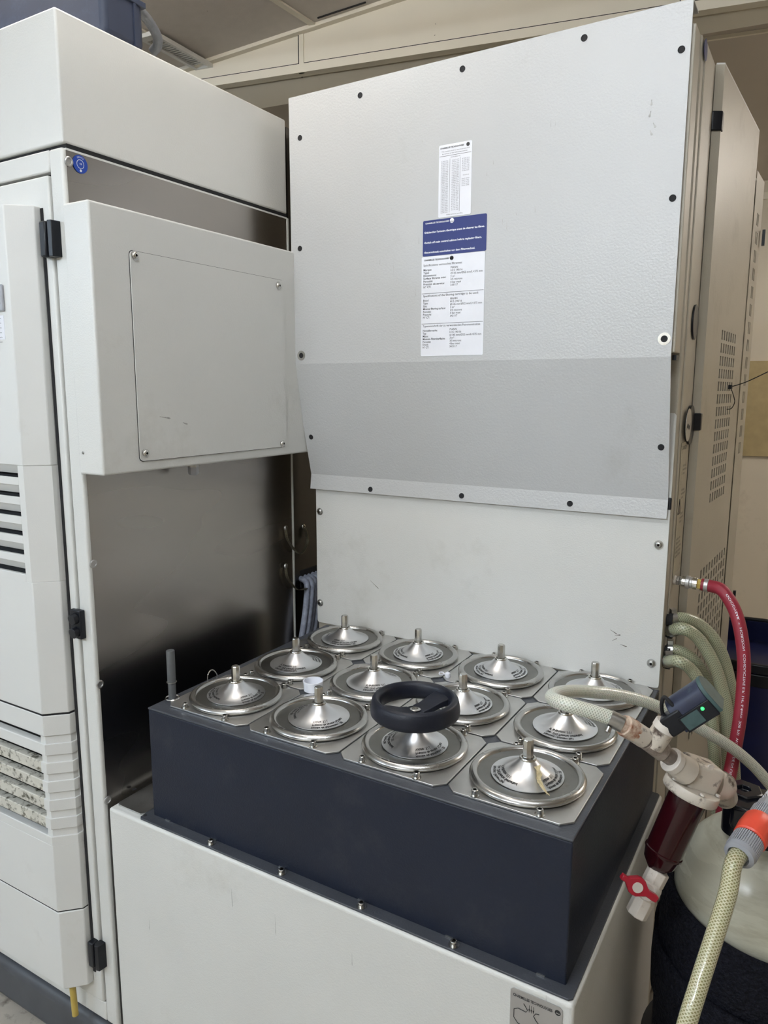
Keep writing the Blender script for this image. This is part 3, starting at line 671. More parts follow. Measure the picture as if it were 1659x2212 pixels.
# white ring, plug, tape
p = Vector((.108, .108, .0038))
tag(G().lathe([(.0188, 0), (.0198, .0175), (.0205, .0175), (.0205, .0200), (.0185, .0200), (.0172, .0015), (.0095, .0015), (.0095, 0)], 40, p, Z, closed=True).build('plastic_ring', 'whiteink'), 'white plastic ring cap lying between the left front lids', 'cap')
p = Vector((.312, .3085, .0038))
PG = thing('white_plug', 'small white plastic plug lying behind the handwheel', 'plug', p)
G().lathe([(.005, 0), (.0062, .004), (.0055, .009), (.003, .011), (0, .011)], 16, p, Z).build('body', 'whiteink', PG)
G().lathe([(.0042, -.001), (.0058, -.001), (.0058, .0012), (.0042, .0012)], 20, p + Vector((-.013, -.004, .007)), Vector((.1, -.2, 1)), closed=True).build('eye', 'whiteink', PG)
G().box(p.x - .009, p.x - .002, p.y - .004, p.y - .001, p.z + .006, p.z + .008).build('neck', 'whiteink', PG)
# yellowed tape shred on the front right lid
g = G(); c0 = Vector((.6, 0, 0)); pts = [(.020, -.012, .0335), (.026, -.022, .0275), (.030, -.031, .0235), (.036, -.036, .0205), (.043, -.043, .0185), (.051, -.050, .0155)]
for q in range(3):
    P = [c0 + Vector(p) + Vector((random.uniform(-.003, .003), random.uniform(-.003, .003), random.uniform(.0, .002))) for p in pts]
    P = spline(P, 4); vs_ = []; fs = []
    for i, pp in enumerate(P):
        t = i / (len(P) - 1); wd = .0032 * (1 - .8 * t) * (.6 + .6 * random.random()); s = Vector((.75, .6, random.uniform(-.4, .4)))
        vs_ += [pp - s * wd, pp + s * wd, pp + s * wd + Z * .0005, pp - s * wd + Z * .0005]
    for i in range(len(P) - 1):
        for k in range(4): fs.append((4 * i + k, 4 * i + (k + 1) % 4, 4 * i + 4 + (k + 1) % 4, 4 * i + 4 + k))
    fs += [(3, 2, 1, 0), tuple(len(vs_) - 4 + k for k in range(4))]
    g.add(vs_, fs)
tag(g.build('tape_shred', 'fluff'), 'frayed shred of yellowed tape on the front right lid', 'tape')

# ================================================================== TALL MACHINE (filter unit)
BD = thing('machine_body', 'tall shade-tinted white steel machine body behind the filter tank', 'machine', (.28, .6, ZF))
SX = .707
G().box(-.15, SX, .484, .629, ZF, 1.228).build('shell', 'shadewhite', BD, bevel=.003)
G().box(-.15, SX - .003, .432, .4845, .672, 1.2275).build('front_frame', 'shadewhite', BD, bevel=.002)
G().box(SX - .001, SX + .0030, .512, .6285, -.8, 1.2265).build('side_plate', 'shadewhite', BD, bevel=.0018, seg=3)
G().box(-.15, SX - .006, .629, .640, ZF, 1.215).build('rear_gap', 'seam', BD)
# lower front sheet
def frect(x0, x1, z0, z1, y, r):
    return [(p[1], y, p[2]) for p in rrect(x0, x1, z0, z1, r, 0)]
LP = G().prism(frect(-.149, .706, .002, .56, .4785, .007), (0, .003, 0)).build('lower_front_sheet', 'white', BD, bevel=.0006)
for px, py in ((691, 1105), (692, 1302), (1423, 1177), (1407, 1433)):
    p = on(px, py, 'y', .4785)
    G().lathe([(.0092, 0), (.0092, .001), (0, .001)], 20, p, -Y).build('washer', 'bolt', BD)
    button_screw(p - Y * .0008, -Y, .0072, BD, m='bolt')
# the big cover: sheet folded to the profile, side returns
CV = thing('front_cover', 'large light grey folded sheet cover on the tall machine', 'cover', (.27, .45, .35))
CX0, CX1 = -.172, .6985
prof = [(.478, 1.2635), (.424, 1.2635), (.424, .664), (.4735, .392), (.4685, .355)]
inner = [(.478, 1.2605), (.427, 1.2605), (.427, .664), (.4765, .393), (.4715, .355)]
def xs_at(z):                                   # the cover narrows by a hair at its foot
    return (CX0, CX1) if z > .6 else (-.159, .7015)
g = G(); n = len(prof); vs_ = []
for P_ in (prof, inner):
    for (y, z) in P_: a, b = xs_at(z); vs_ += [(a, y, z), (b, y, z)]
fs = []
for i in range(n - 1):
    fs.append((2 * i, 2 * i + 1, 2 * i + 3, 2 * i + 2)); o = 2 * n; fs.append((o + 2 * i, o + 2 * i + 2, o + 2 * i + 3, o + 2 * i + 1))
    fs.append((2 * i, 2 * i + 2, o + 2 * i + 2, o + 2 * i)); fs.append((2 * i + 1, o + 2 * i + 1, o + 2 * i + 3, 2 * i + 3))
fs.append((0, 2 * n, 2 * n + 1, 1)); e = 2 * (n - 1); fs.append((e, e + 1, 2 * n + e + 1, 2 * n + e))
g.add(vs_, fs).build('sheet', 'cover', CV, smooth=False)
for px, py, y in ((778, 206, .424), (999, 149, .424), (1262, 82, .424), (1472, 107, .424), (1453, 428, .424), (648, 298, .424), (648, 537, .424), (1428, 966, .448), (672, 944, .448), (800, 1057, .4706), (997, 1071, .4706), (1231, 1088, .4706)):
    p = on(px, py, 'y', y)
    if y > .46:
        p = on(px, py, 'y', .4685 + .005 * (p.z - .355) / .037 - .0006)
    if y == .448:
        tz = (p.z - .392) / (.664 - .392); p = on(px, py, 'y', .4735 - .0495 * tz)
    nv = Vector((0, -1, -.176)).normalized() if y == .448 else (Vector((0, -1, .135)).normalized() if y > .46 else -Y)
    G().lathe([(.0062, -.001), (.0062, .0007), (.0053, .0007), (.0050, .0002), (0, .0002)], 20, p, nv).build('screw_hole', 'seam', CV)
for px, py in ((651, 768), (1435, 732)):
    p = on(px, py, 'y', .424)
    G().lathe([(.0115, 0), (.0115, .0008), (.0062, .0008), (.0062, 0)], 24, p, -Y, closed=True).build('washer', 'chrome', CV)
    G().lathe([(.0062, 0), (.0062, .0010), (.0050, .0010), (.004, .0003), (0, .0003)], 20, p, -Y).build('screw_hole', 'seam', CV)
# stickers on the cover ------------------------------------------------
yS = .4233
def panel_sticker(name, px, lab, m):
    P = [on(a, b, 'y', yS) for a, b in px]; x0 = (P[0].x + P[3].x) / 2; x1 = (P[1].x + P[2].x) / 2
    z1 = (P[0].z + P[1].z) / 2; z0 = (P[2].z + P[3].z) / 2
    o = tag(G().prism(frect(x0, x1, z0, z1, yS, .003), (0, .0006, 0)).build(name, m), lab, 'sticker'); return o, x0, x1, z0, z1
s1, x0, x1, z0, z1 = panel_sticker('patent_sticker', ((949, 315), (1021, 302), (1016, 462), (946, 471)), 'narrow white sticker with columns of patent numbers', 'paper')
W_ = x1 - x0; H_ = z1 - z0; yt = yS - .0003
g = G(); T = lambda s, u, v, wd, h, b=0, gg=None, al='LEFT': (gg or g).text(s, (x0 + u * W_, yt, z1 - v * H_), X, Z, width=wd * W_, height=h * H_, bold=b, align=al)
T('CHARMILLES TECHNOLOGIES', .04, .055, .72, .028, .03)
g.lathe([(.0038, 0), (.0038, .0002), (0, .0002)], 20, (x0 + .88 * W_, yt + .0002, z1 - .045 * H_), -Y)
T('This machine and its use are protected', .08, .10, .84, .021); T('by several of the following patents', .1, .132, .76, .021)
g.box(x0 + .02 * W_, x1 - .02 * W_, yt - .0001, yt + .0001, z1 - .158 * H_, z1 - .154 * H_)
g.box(x0 + .34 * W_, x0 + .345 * W_, yt - .0001, yt + .0001, z0 + .06 * H_, z1 - .2 * H_)
g.box(x0 + .65 * W_, x0 + .655 * W_, yt - .0001, yt + .0001, z0 + .06 * H_, z1 - .2 * H_)
T('US PATENT N°', .36, .19, .3, .020); T('Other patents pending', .25, .975, .5, .02)
g.build('lettering', 'ink', s1, fix=False)
g = G(); rr = random.Random(3)
def nums(n, first): return '\n'.join(f"{first}.{rr.randint(100, 999)}.{rr.randint(100, 999)}" for _ in range(n))
T(nums(31, 3), .07, .235, .22, .0236); T(nums(30, 4), .40, .235, .22, .0236); T(nums(8, 4), .71, .235, .22, .0236)
T('REISSUE', .74, .46, .18, .018); T('Re31.090\nRe31.481\nRe31.470\nRe31.652\nRe31.094', .71, .51, .22, .0236)
g.build('patent_numbers', 'greyink', s1, fix=False)
s2, x0, x1, z0, z1 = panel_sticker('warning_sticker', ((915, 479), (1052, 459), (1050, 541), (912, 555)), 'blue warning sticker with white lines of text', 'bluelab')
W_ = x1 - x0; H_ = z1 - z0
g = G(); T('CHARMILLES TECHNOLOGIES', .04, .10, .38, .055, .03)
g.lathe([(.0048, 0), (.0048, .0002), (0, .0002)], 22, (x0 + .465 * W_, yt + .0002, z1 - .078 * H_), -Y)
T("•Déclencher l'armoire électrique avant de changer les filtres.", .02, .36, .95, .075, .03)
T('•Switch off main control cabinet before replacing filters.', .02, .645, .91, .075, .03)
T('•Steuerschrank ausschalten vor dem Filterwechsel.', .02, .92, .81, .075, .03)
g.build('lettering', 'whiteink', s2, fix=False)
g = G(); T('~', .437, .13, .056, .12, .04); g.build('emblem', 'bluelab', s2, fix=False)
s3, x0, x1, z0, z1 = panel_sticker('specification_sticker', ((912, 556), (1050, 542), (1041, 766), (908, 770)), 'white specification sticker with three text blocks below the blue one', 'paper')
W_ = x1 - x0; H_ = z1 - z0
g = G(); T('CHARMILLES TECHNOLOGIES', .04, .042, .40, .021, .03)
g.lathe([(.0044, 0), (.0044, .0002), (0, .0002)], 22, (x0 + .485 * W_, yt + .0002, z1 - .034 * H_), -Y)
for k, (hd, wd, ls) in enumerate((('Spécifications cartouches filtrantes:', .62, ['Marque', 'Type:', 'Dimensions:', 'Surface filtrante mini:', 'Porosité:', 'Pression de service:', 'N° CT:']),
                          ('Specifications of the filtering cartridge to be used:', .88, ['Brand', 'Type:', 'Size:', 'Minimal filtering surface:', 'Porosity:', 'Pressure:', 'N° CT:']),
                          ('Typenvorschrift der zu verwendenden Patroneneinsätze', .92, ['Herstellermarke:', 'Typ:', 'Masse:', 'Minimale Filteroberfläche:', 'Porosität:', 'Druck:', 'N° CT:']))):
    v0 = .095 + k * .305
    T(hd, .03, v0, wd, .030)
    g.text('\n'.join(ls), (x0 + .03 * W_, yt, z1 - (v0 + .045) * H_), X, Z, width=.37 * W_, height=.0285 * H_, bold=.008)
    g.text('MANN\nH15 190/16\nØ145 mm/Ø52 mm/L=375 mm\n3 m²\n3/5 microns\n4 bar maxi\n343117', (x0 + .47 * W_, yt, z1 - (v0 + .04) * H_), X, Z, width=.50 * W_, height=.0285 * H_)
    if k: g.box(x0 + .01 * W_, x1 - .01 * W_, yt - .0001, yt + .0001, z1 - (v0 - .032) * H_, z1 - (v0 - .035) * H_)
g.build('lettering', 'ink', s3, fix=False)
g = G(); T('~', .458, .05, .053, .055, .04); g.build('emblem', 'paper', s3, fix=False)

# side features of the machine body -----------------------------------
def oval(px, py, ry, rz, th, x=SX + .0031, prof=None):
    p = on(px, py, 'x', x); return [(x, p.y + ry * math.cos(a * PI / 16), p.z + rz * math.sin(a * PI / 16)) for a in range(32)], p
P_, p = oval(1524.5, 108, .017, .018, 0); tag(G().prism(P_, (.0006, 0, 0)).build('round_sticker', 'bluelab'), 'round blue sticker high on the machine right side', 'sticker')
P_, p = oval(1499, 696, .033, .034, 0); h = G().prism(P_, (.004, 0, 0)).build('round_cover', 'black', BD, bevel=.001)
P_, p = oval(1487, 918, .040, .040, 0); e1 = tag(G().prism(P_, (.006, 0, 0)).build('round_emblem', 'black'), 'round black emblem on the machine right side beside the hinge', 'emblem')
P_, p2 = oval(1487, 918, .033, .033, 0, SX + .0091); G().prism(P_, (.0006, 0, 0)).build('emblem_face', 'silver', e1)
g = G(); g.text('~', p2 + X * .0008 - Y * .022 - Z * .022, Y, Z, size=.07, bold=.02); g.build('emblem_mark', 'ink', e1, fix=False)
# tall instruction label
ya, yb = .528, .612
LB = tag(G().box(SX + .0036, SX + .0042, ya, yb, .225, .50).build('instruction_label', 'fadedlabel'), 'tall faded instruction label on the machine right side', 'label')
g = G()
xl = SX + .0045
g.text('DANGER', (xl, ya + .01, .485), Y, Z, width=.05, height=.012)
for k in range(3): g.text('lire la notice\navant ouverture\ndu capot', (xl, ya + .03, .45 - .05 * k), Y, Z, width=.045, height=.008)
g.text('niveau eau\nfiltre usine\npression max\ndebit pompe\nvanne ferme', (xl, ya + .008, .30), Y, Z, width=.06, height=.009)
g.tube([(xl, ya + .006, .355), (xl, ya + .03, .355), (xl, ya + .018, .385), (xl, ya + .006, .355)], .0008, 6)
g.build('lettering', 'ink', LB, fix=False)
G().box(SX + .0036, SX + .0046, ya, yb, .222, .23).build('label_edge', 'shadewhite', LB)
G().box(CX1 - .002, CX1 + .0055, .448, .470, .659, .668).build('black_clip', 'black', CV)
G().box(.699, .7075, .4755, .4838, .372, .396).build('black_clip', 'black', CV, bevel=.002)

# ================================================================== FAR CABINET with perforated door
FC = thing('perforated_cabinet', 'shade-tinted white cabinet with slotted door at the right behind the machine', 'cabinet', (.5, .87, ZF))
fo = Vector((.726, .640, 0)); fd = Vector((.026, .47, 0)).normalized(); fn_ = Vector((fd.y, -fd.x, 0))   # face direction and outward normal
FL = (Vector((.752, 1.10, 0)) - fo).length
def face(s, z, d=0): p = fo + fd * s - fn_ * d; return Vector((p.x, p.y, z))
def face_uv(px, py):                        # (s, z) of a pixel on the door face
    r = ray(px, py); t = (fo - CAM).dot(fn_) / r.dot(fn_); p = CAM + r * t; return (Vector((p.x, p.y, 0)) - fo).dot(fd), p.z
holes = []
a = face_uv(1559, 712); b = face_uv(1591, 728); c = face_uv(1535, 1085)
n = 7; sp = (b[0] - a[0]) / n; rows_ = 14; zp = (a[1] - c[1]) / (rows_ - .25)
s0a = (a[0] + face_uv(1534, 1070)[0]) / 2
for i in range(n):
    for j in range(rows_):
        s = s0a + sp * i; zt = a[1] - j * zp; holes.append((s, s + sp * .5, zt - zp * .74, zt))
ztop = face_uv(1513, 1233)[1]; sl = face_uv(1513, 1233)[0]; sr = face_uv(1568, 1190)[0]
n2 = 10; sp2 = (sr - sl) / n2
for i in range(n2):
    for j in range(15):
        s = sl + sp2 * i; zt = ztop - j * zp; holes.append((s, s + sp2 * .5, zt - zp * .74, zt))
perforated(lambda s, z, d: face(s, z, d), 0, FL, -.82, 1.228, holes, .003, 'door_face', 'shadewhite', FC)
# chamfer toward the gap, door body behind
C0 = Vector((.7105, .632, 0))
P = [Vector((C0.x, C0.y, -.82)), face(0, -.82), face(0, -.82, .0) + fd * .0005, face(0, -.82, .02), Vector((C0.x - .01, C0.y + .02, -.82))]
G().prism(P, (0, 0, 1.228 + .82)).build('door_edge', 'shadewhite', FC)
G().prism([Vector((C0.x + .001, C0.y + .001, 1.2275)), face(0, 1.2275), face(FL, 1.2275), face(FL, 1.2275, .03), Vector((C0.x - .005, C0.y + .03, 1.2275))], (0, 0, .0035)).build('door_top', 'white', FC)
G().prism([face(.002, -.82, .022), face(FL, -.82, .022), face(FL, -.82, .03), face(.002, -.82, .03)], (0, 0, 2.04)).build('door_lining', 'seam', FC)
G().prism([face(FL - .004, -.82, .0005), face(FL, -.82, .0005), face(FL, -.82, .03), face(FL - .004, -.82, .03)], (0, 0, 2.04)).build('door_edge', 'shadewhite', FC)
G().prism([face(.05, ZF, .05), face(FL - .05, ZF, .05), face(FL - .05, ZF, .5), face(.05, ZF, .5)], (0, 0, 2.02)).build('carcass', 'shadewhite', FC)
G().prism([face(.03, ZF, .031), face(FL - .01, ZF, .031), face(FL - .01, ZF, .05), face(.03, ZF, .05)], (0, 0, 1.98)).build('door_gap', 'seam', FC)
for py in (282, 899, 1460):
    z = on(1548, py, 'x', .711).z if py != 1460 else -.13
    G().prism([Vector((.700, .633, z - .018)), Vector((.7095, .627, z - .018)), Vector((.7135, .628, z - .018)), Vector((.7285, .637, z - .018)), Vector((.729, .652, z - .018)), Vector((.712, .645, z - .018))], (0, 0, .036)).build('hinge', 'black', FC, bevel=.002)
# second section beyond it
SD = thing('rear_cabinet', 'narrow shade-tinted white cabinet section with slotted edge beyond the slotted door', 'cabinet', (.6, 1.2, ZF))
r0 = face(FL + .012, 0, .0) + fn_ * .0; q1 = on(1643, 390, 'z', 1.14); e0 = Vector((.7535, 1.1035, 0)); ed = (Vector((q1.x, q1.y, 0)) - e0); EL = max(ed.length, .12); ed = Vector((.05, .998, 0)).normalized()
en = Vector((ed.y, -ed.x, 0))
def face2(s, z, d=0): p = e0 + ed * s - en * d; return Vector((p.x, p.y, z))
hol = [(.05 + .02 * i, .062 + .02 * i, 1.02 - .045 * j, 1.05 - .045 * j) for i in range(2) for j in range(14)]
perforated(face2, 0, .13, ZF, 1.14, hol, .003, 'side_face', 'shadewhite', SD)
G().prism([face2(.0, ZF, .012), face2(.13, ZF, .012), face2(.13, ZF, .4), face2(0, ZF, .4)], (0, 0, 1.14 - ZF)).build('carcass', 'shadewhite', SD)
G().box(.765, .772, 1.225, 1.235, .98, 1.02).build('latch', 'black', SD)
G().box(.765, .772, 1.225, 1.235, .0, .04).build('latch', 'black', SD)
# cable tie through the slots
zt_ = thing('cable_tie', 'black cable tie sticking out of the slotted door', 'cable tie', at(1574, 836, 1.70))
K = face(*face_uv(1574, 836)) + fn_ * .004
pts = [K, K + (at(1590, 824, 1.0) - at(1574, 836, 1.0)) * 1.65 + fn_ * .02, K + (at(1618, 798, 1.0) - at(1574, 836, 1.0)) * 1.6 + fn_ * .045]
G().tube(spline(pts, 5), .0012, 6).build('tail', 'black', zt_)
dk = (RC.transposed() @ (K - CAM)).y
G().tube(spline([K, at(1583, 850, dk - .02), at(1587, 868, dk - .02), at(1580, 882, dk - .01), at(1570, 884, dk)], 5), .001, 6).build('loop', 'black', zt_)
G().obox(K, fd, fn_, Z, .006, .004, .005).build('head', 'black', zt_)

# ================================================================== HOSES ON THE MACHINE SIDE
SP = on(1452, 1252, 'x', SX)
RH = thing('red_air_hose', 'red rubber air hose arching down from the machine side', 'hose', SP)
dirr = Vector((1, -.06, -.03)).normalized(); q = SP.copy(); dd = (RC.transposed() @ (SP - CAM)).y
def along(l): return SP + dirr * (l * .76)
sc_ = dd / FPX
segs = [('nipple', 0, .012, .0095, 'pvcclean'), ('fitting', .012, .020, .011, 'bolt'), ('fitting', .020, .026, .0075, 'bolt'), ('coupling', .026, .036, .0115, 'chrome'), ('coupling', .036, .046, .0135, 'silver'), ('coupling', .046, .053, .0115, 'silver'), ('coupling', .053, .066, .0125, 'chrome'), ('brass_nut', .066, .075, .011, 'yellow'), ('hose_end', .075, .082, .0125, 'redhose'), ('ferrule', .082, .093, .0132, 'silver')]
for nm, a, b, r, m in segs:
    G().cyl(along(a), along(b), r, seg=(6 if nm in ('fitting', 'brass_nut') else 24)).build(nm, m, RH, bevel=.0006)
E1 = along(.086); d0 = (RC.transposed() @ (E1 - CAM)).y
pts = [E1, along(.096), at(1557, 1273, d0 - .025), at(1575, 1295, d0 - .04), at(1590, 1326, d0 - .05), at(1601, 1370, d0 - .06), at(1607, 1430, d0 - .065), at(1604, 1500, d0 - .065), at(1597, 1560, d0 - .065), at(1585, 1630, d0 - .06), at(1573, 1690, d0 - .07), at(1560, 1760, d0 - .07), at(1552, 1900, d0 + .0)]
PT = spline(pts, 8); G().tube(PT, .0125, 16).build('hose', 'redhose', RH)
# printed line along the hose, facing the lens
def hose_print(path, r, body, l0, L, h, parent, m='whiteink'):
    cum = [0]
    for i in range(1, len(path)): cum.append(cum[-1] + (path[i] - path[i - 1]).length)
    def pos(l):
        l = max(0, min(cum[-1] - 1e-6, l)); i = max(k for k in range(len(cum) - 1) if cum[k] <= l); t = (l - cum[i]) / (cum[i + 1] - cum[i])
        return path[i].lerp(path[i + 1], t), (path[i + 1] - path[i]).normalized()
    def fn(x, y):
        p, t = pos(l0 + x); v = (CAM - p).normalized(); v = (v - t * v.dot(t)).normalized(); s = t.cross(v); a = (.25 if True else 0) - y / r
        return p + (v * math.cos(a) - s * math.sin(a)) * (r + .0003)
    g = G(); g.text(body, (0, 0, 0), X, Y, width=L, height=h, fn=fn); g.build('lettering', m, parent, fix=False)
hose_print(PT, .0125, 'GOODYEAR  *  HORIZON  CONDUCTIVE E.P. 1/4" 6.4mm  200 PSI  W.P.   MADE IN USA', .05, .36, .0058, RH)
hose_print(PT, .0125, '*  HORIZON', .50, .05, .0058, RH)

def clamp(parent, p, d, r):
    d = Vector(d).normalized(); G().lathe([(r, -.005), (r + .0012, -.005), (r + .0012, .005), (r, .005)], 24, p, d, closed=True).build('hose_clamp', 'bolt', parent)
    up = (Z - d * Z.dot(d)).normalized(); G().obox(p + up * (r + .004), d, d.cross(up), up, .005, .007, .004).build('clamp_screw', 'bolt', parent)
def clear_hose(lab, start, pts, r, m='hose_dim', grp='clear braided hoses on the machine side'):
    t = thing('clear_hose', lab, 'hose', start, grp)
    path = spline([start] + pts, 8); G().tube(path, r, 16).build('hose', m, t)
    G().cyl(start - X * .004, start + X * .012, r * 1.12, seg=20).build('spigot', 'seam', t)
    clamp(t, path[3], path[4] - path[2], r + .0005); return t, path
S1 = on(1441, 1337, 'x', SX); S2 = on(1440, 1364, 'x', SX); S3 = on(1437, 1402, 'x', SX); S4 = on(1435, 1430, 'x', SX)
dS = (RC.transposed() @ (S1 - CAM)).y
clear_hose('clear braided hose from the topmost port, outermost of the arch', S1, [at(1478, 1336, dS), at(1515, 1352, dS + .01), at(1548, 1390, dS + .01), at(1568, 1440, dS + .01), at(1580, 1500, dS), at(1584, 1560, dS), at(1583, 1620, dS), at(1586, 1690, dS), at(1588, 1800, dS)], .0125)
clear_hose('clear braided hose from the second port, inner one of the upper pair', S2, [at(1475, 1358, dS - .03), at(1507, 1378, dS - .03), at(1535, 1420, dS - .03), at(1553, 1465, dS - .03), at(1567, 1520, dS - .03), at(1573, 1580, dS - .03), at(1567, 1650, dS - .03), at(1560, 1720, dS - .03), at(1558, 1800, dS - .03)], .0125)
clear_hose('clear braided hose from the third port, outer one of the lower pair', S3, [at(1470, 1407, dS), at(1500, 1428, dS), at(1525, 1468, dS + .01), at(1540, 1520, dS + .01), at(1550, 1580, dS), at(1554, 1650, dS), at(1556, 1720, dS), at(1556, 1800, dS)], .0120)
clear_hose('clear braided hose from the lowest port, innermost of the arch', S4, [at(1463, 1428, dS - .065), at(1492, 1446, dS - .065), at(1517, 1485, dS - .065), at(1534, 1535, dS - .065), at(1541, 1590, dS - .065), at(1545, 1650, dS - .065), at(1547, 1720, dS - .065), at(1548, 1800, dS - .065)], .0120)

# ================================================================== LOOPED HOSE + PVC FILTER ASSEMBLY
LH = thing('looped_hose', 'clear braided hose looped over the right hand lids', 'hose', at(1205, 1510, 1.2))
lp = [at(1720, 1760, 1.45), at(1672, 1705, 1.44), at(1625, 1652, 1.42), at(1570, 1608, 1.40), at(1490, 1562, 1.37), at(1410, 1522, 1.33), at(1340, 1502, 1.30), at(1270, 1494, 1.26), at(1222, 1494, 1.21), at(1196, 1501, 1.16), at(1195, 1511, 1.12), at(1222, 1521, 1.09), at(1270, 1535, 1.08), at(1315, 1550, 1.075), at(1345, 1564, 1.07)]
LPT = spline(lp, 8); G().tube(LPT, .0108, 18).build('hose', 'hose_clear', LH)
cp = at(1331, 1558, 1.073); cdv = (LPT[-1] - LPT[-6]).normalized()
G().lathe([(.011, -.010), (.0122, -.010), (.0122, .010), (.011, .010)], 24, cp, cdv, closed=True).build('hose_clamp', 'bolt', LH)
q = at(1311, 1582, 1.065); cs = G().cyl(at(1316, 1571, 1.068), q, .0042, seg=12).build('clamp_screw', 'bolt', LH)

PV = thing('pvc_filter_assembly', 'stained white plumbing assembly with dark red filter bowl', 'filter', at(1440, 1860, 1.13))
A = lambda px, py, d: at(px, py, d)
def seg_(nm, p0, p1, r0, m, r1=None, sg=28, bev=.001): return G().cyl(p0, p1, r0, r1, sg).build(nm, m, PV, bevel=bev)
seg_('hose_tail', A(1338, 1562, 1.072), A(1352, 1570, 1.073), .0120, 'rust')
seg_('union_nut', A(1347, 1566, 1.073), A(1371, 1580, 1.080), .0158, 'rust', .0158, 10)
seg_('pipe_socket', A(1366, 1577, 1.079), A(1392, 1594, 1.086), .0155, 'pvc')
seg_('pipe_socket', A(1388, 1592, 1.085), A(1400, 1600, 1.088), .0142, 'pipe')
seg_('tee', A(1396, 1597, 1.087), A(1432, 1624, 1.096), .0148, 'brownpvc')
seg_('tee_branch', A(1410, 1610, 1.088), A(1437, 1570, 1.078), .0160, 'pvc')
seg_('branch_collar', A(1433, 1576, 1.079), A(1442, 1562, 1.076), .0172, 'pvcclean')
seg_('nipple_pipe', A(1425, 1620, 1.094), A(1462, 1646, 1.104), .0120, 'pipe')
seg_('union_ring', A(1448, 1640, 1.100), A(1459, 1648, 1.103), .0188, 'pvcclean', .0188, 28)
seg_('elbow', A(1456, 1646, 1.103), A(1484, 1666, 1.112), .0180, 'pvc', .0215)
hd = A(1512, 1668, 1.125)
dn = (A(1435, 1840, 1.13) - A(1492, 1712, 1.12)).normalized()           # the bowl hangs along dn
rt = (A(1560, 1700, 1.13) - A(1460, 1650, 1.115)).normalized(); rt = (rt - dn * rt.dot(dn)).normalized(); fw = dn.cross(rt)
if fw.dot(CAM - hd) < 0: fw = -fw
G().obox(A(1509, 1672, 1.13), rt, fw, dn, .026, .024, .022).build('filter_head', 'pvc', PV, bevel=.007, seg=4)
G().lathe([(.0085, 0), (.0085, .003), (.0060, .003), (.0060, .001), (.0035, .001), (.0035, .003), (0, .003)], 24, A(1527, 1680, 1.11), fw).build('head_boss', 'pvc', PV)
G().lathe([(.0045, 0), (.0045, .003), (0, .003)], 16, A(1534, 1656, 1.108), fw).build('head_boss', 'pvcclean', PV)
el = A(1556, 1696, 1.15)
G().lathe([(.0, -.024), (.010, -.022), (.019, -.014), (.0225, -.002), (.0225, .012)], 28, el, -rt).build('outlet_elbow', 'pvc', PV)
seg_('outlet_elbow', el, A(1567, 1722, 1.20), .0195, 'pvc', .0185)
fc = A(1492, 1708, 1.122)
G().lathe([(.040, -.009), (.041, -.006), (.041, .004), (.039, .007), (.0, .007), (.0, -.009)][0:4] + [(0, .007)], 40, fc, dn).build('clamp_ring', 'pvc', PV, bevel=.0008)
for a_ in range(5):
    an = a_ * 2 * PI / 5 + .5; G().lathe([(.0035, 0), (.0035, .003), (0, .003)], 10, fc + (rt * math.cos(an) + fw * math.sin(an)) * .036 - dn * .010, -dn).build('ring_screw', 'pvcclean', PV)
L_b = (A(1437, 1838, 1.13) - fc).length
G().lathe([(.0275, .004), (.0270, L_b), (.0285, L_b + .001), (.0285, L_b + .004), (.027, L_b + .006), (.0235, L_b + .020), (.016, L_b + .029), (.0115, L_b + .034), (.0115, L_b + .046), (0, L_b + .046)], 40, fc, dn).build('filter_bowl', 'maroon', PV)
bt = fc + dn * (L_b + .040)
VV = thing('drain_valve', 'white ball valve with red lever under the filter bowl', 'valve', bt + dn * .05)
vd = (A(1376, 1972, 1.13) - A(1424, 1880, 1.13)).normalized()
v0 = A(1424, 1879, 1.132)
G().lathe([(.0145, 0), (.0165, .002), (.0165, .022), (.0145, .026), (.0165, .030), (.0175, .036), (.0165, .042), (.0145, .046), (.0165, .050), (.0165, .076), (.0145, .078), (.0125, .078), (.012, .07), (0, .07)], 8, v0, vd).build('body', 'pvcclean', VV, bevel=.001)
vc = v0 + vd * .034; out = (CAM - vc); out = (out - vd * out.dot(vd)).normalized()
G().lathe([(.0175, -.012), (.0165, .012), (.012, .0185), (0, .0185)], 24, vc, out).build('valve_centre', 'pvcclean', VV)
hc = vc + out * .026 - vd * .0 ; hc = A(1375, 1913, 1.10)
G().cyl(vc, hc, .006, seg=12).build('stem', 'bolt', VV)
hdv = (A(1424, 1944, 1.10) - A(1343, 1890, 1.10)).normalized(); hs = hdv.cross(out).normalized(); on_ = hs.cross(hdv)
if on_.dot(CAM - hc) < 0: on_ = -on_
lev = G(); ptsu = [(-.027, .0045), (-.018, .004), (-.012, .009), (-.006, .0135), (.0, .0145), (.006, .0135), (.012, .009), (.018, .005), (.030, .0055), (.036, .0045)]
vv = [hc + hdv * u + hs * wv for u, wv in ptsu] + [hc + hdv * u - hs * wv for u, wv in reversed(ptsu)]
lev.prism([v - on_ * .004 for v in vv], on_ * .009); lv = lev.build('lever', 'redplastic', VV, bevel=.0015)
G().lathe([(.0078, 0), (.0078, .0015), (0, .0015)], 24, hc + on_ * .005, on_).build('lever_button', 'pvcclean', lv)
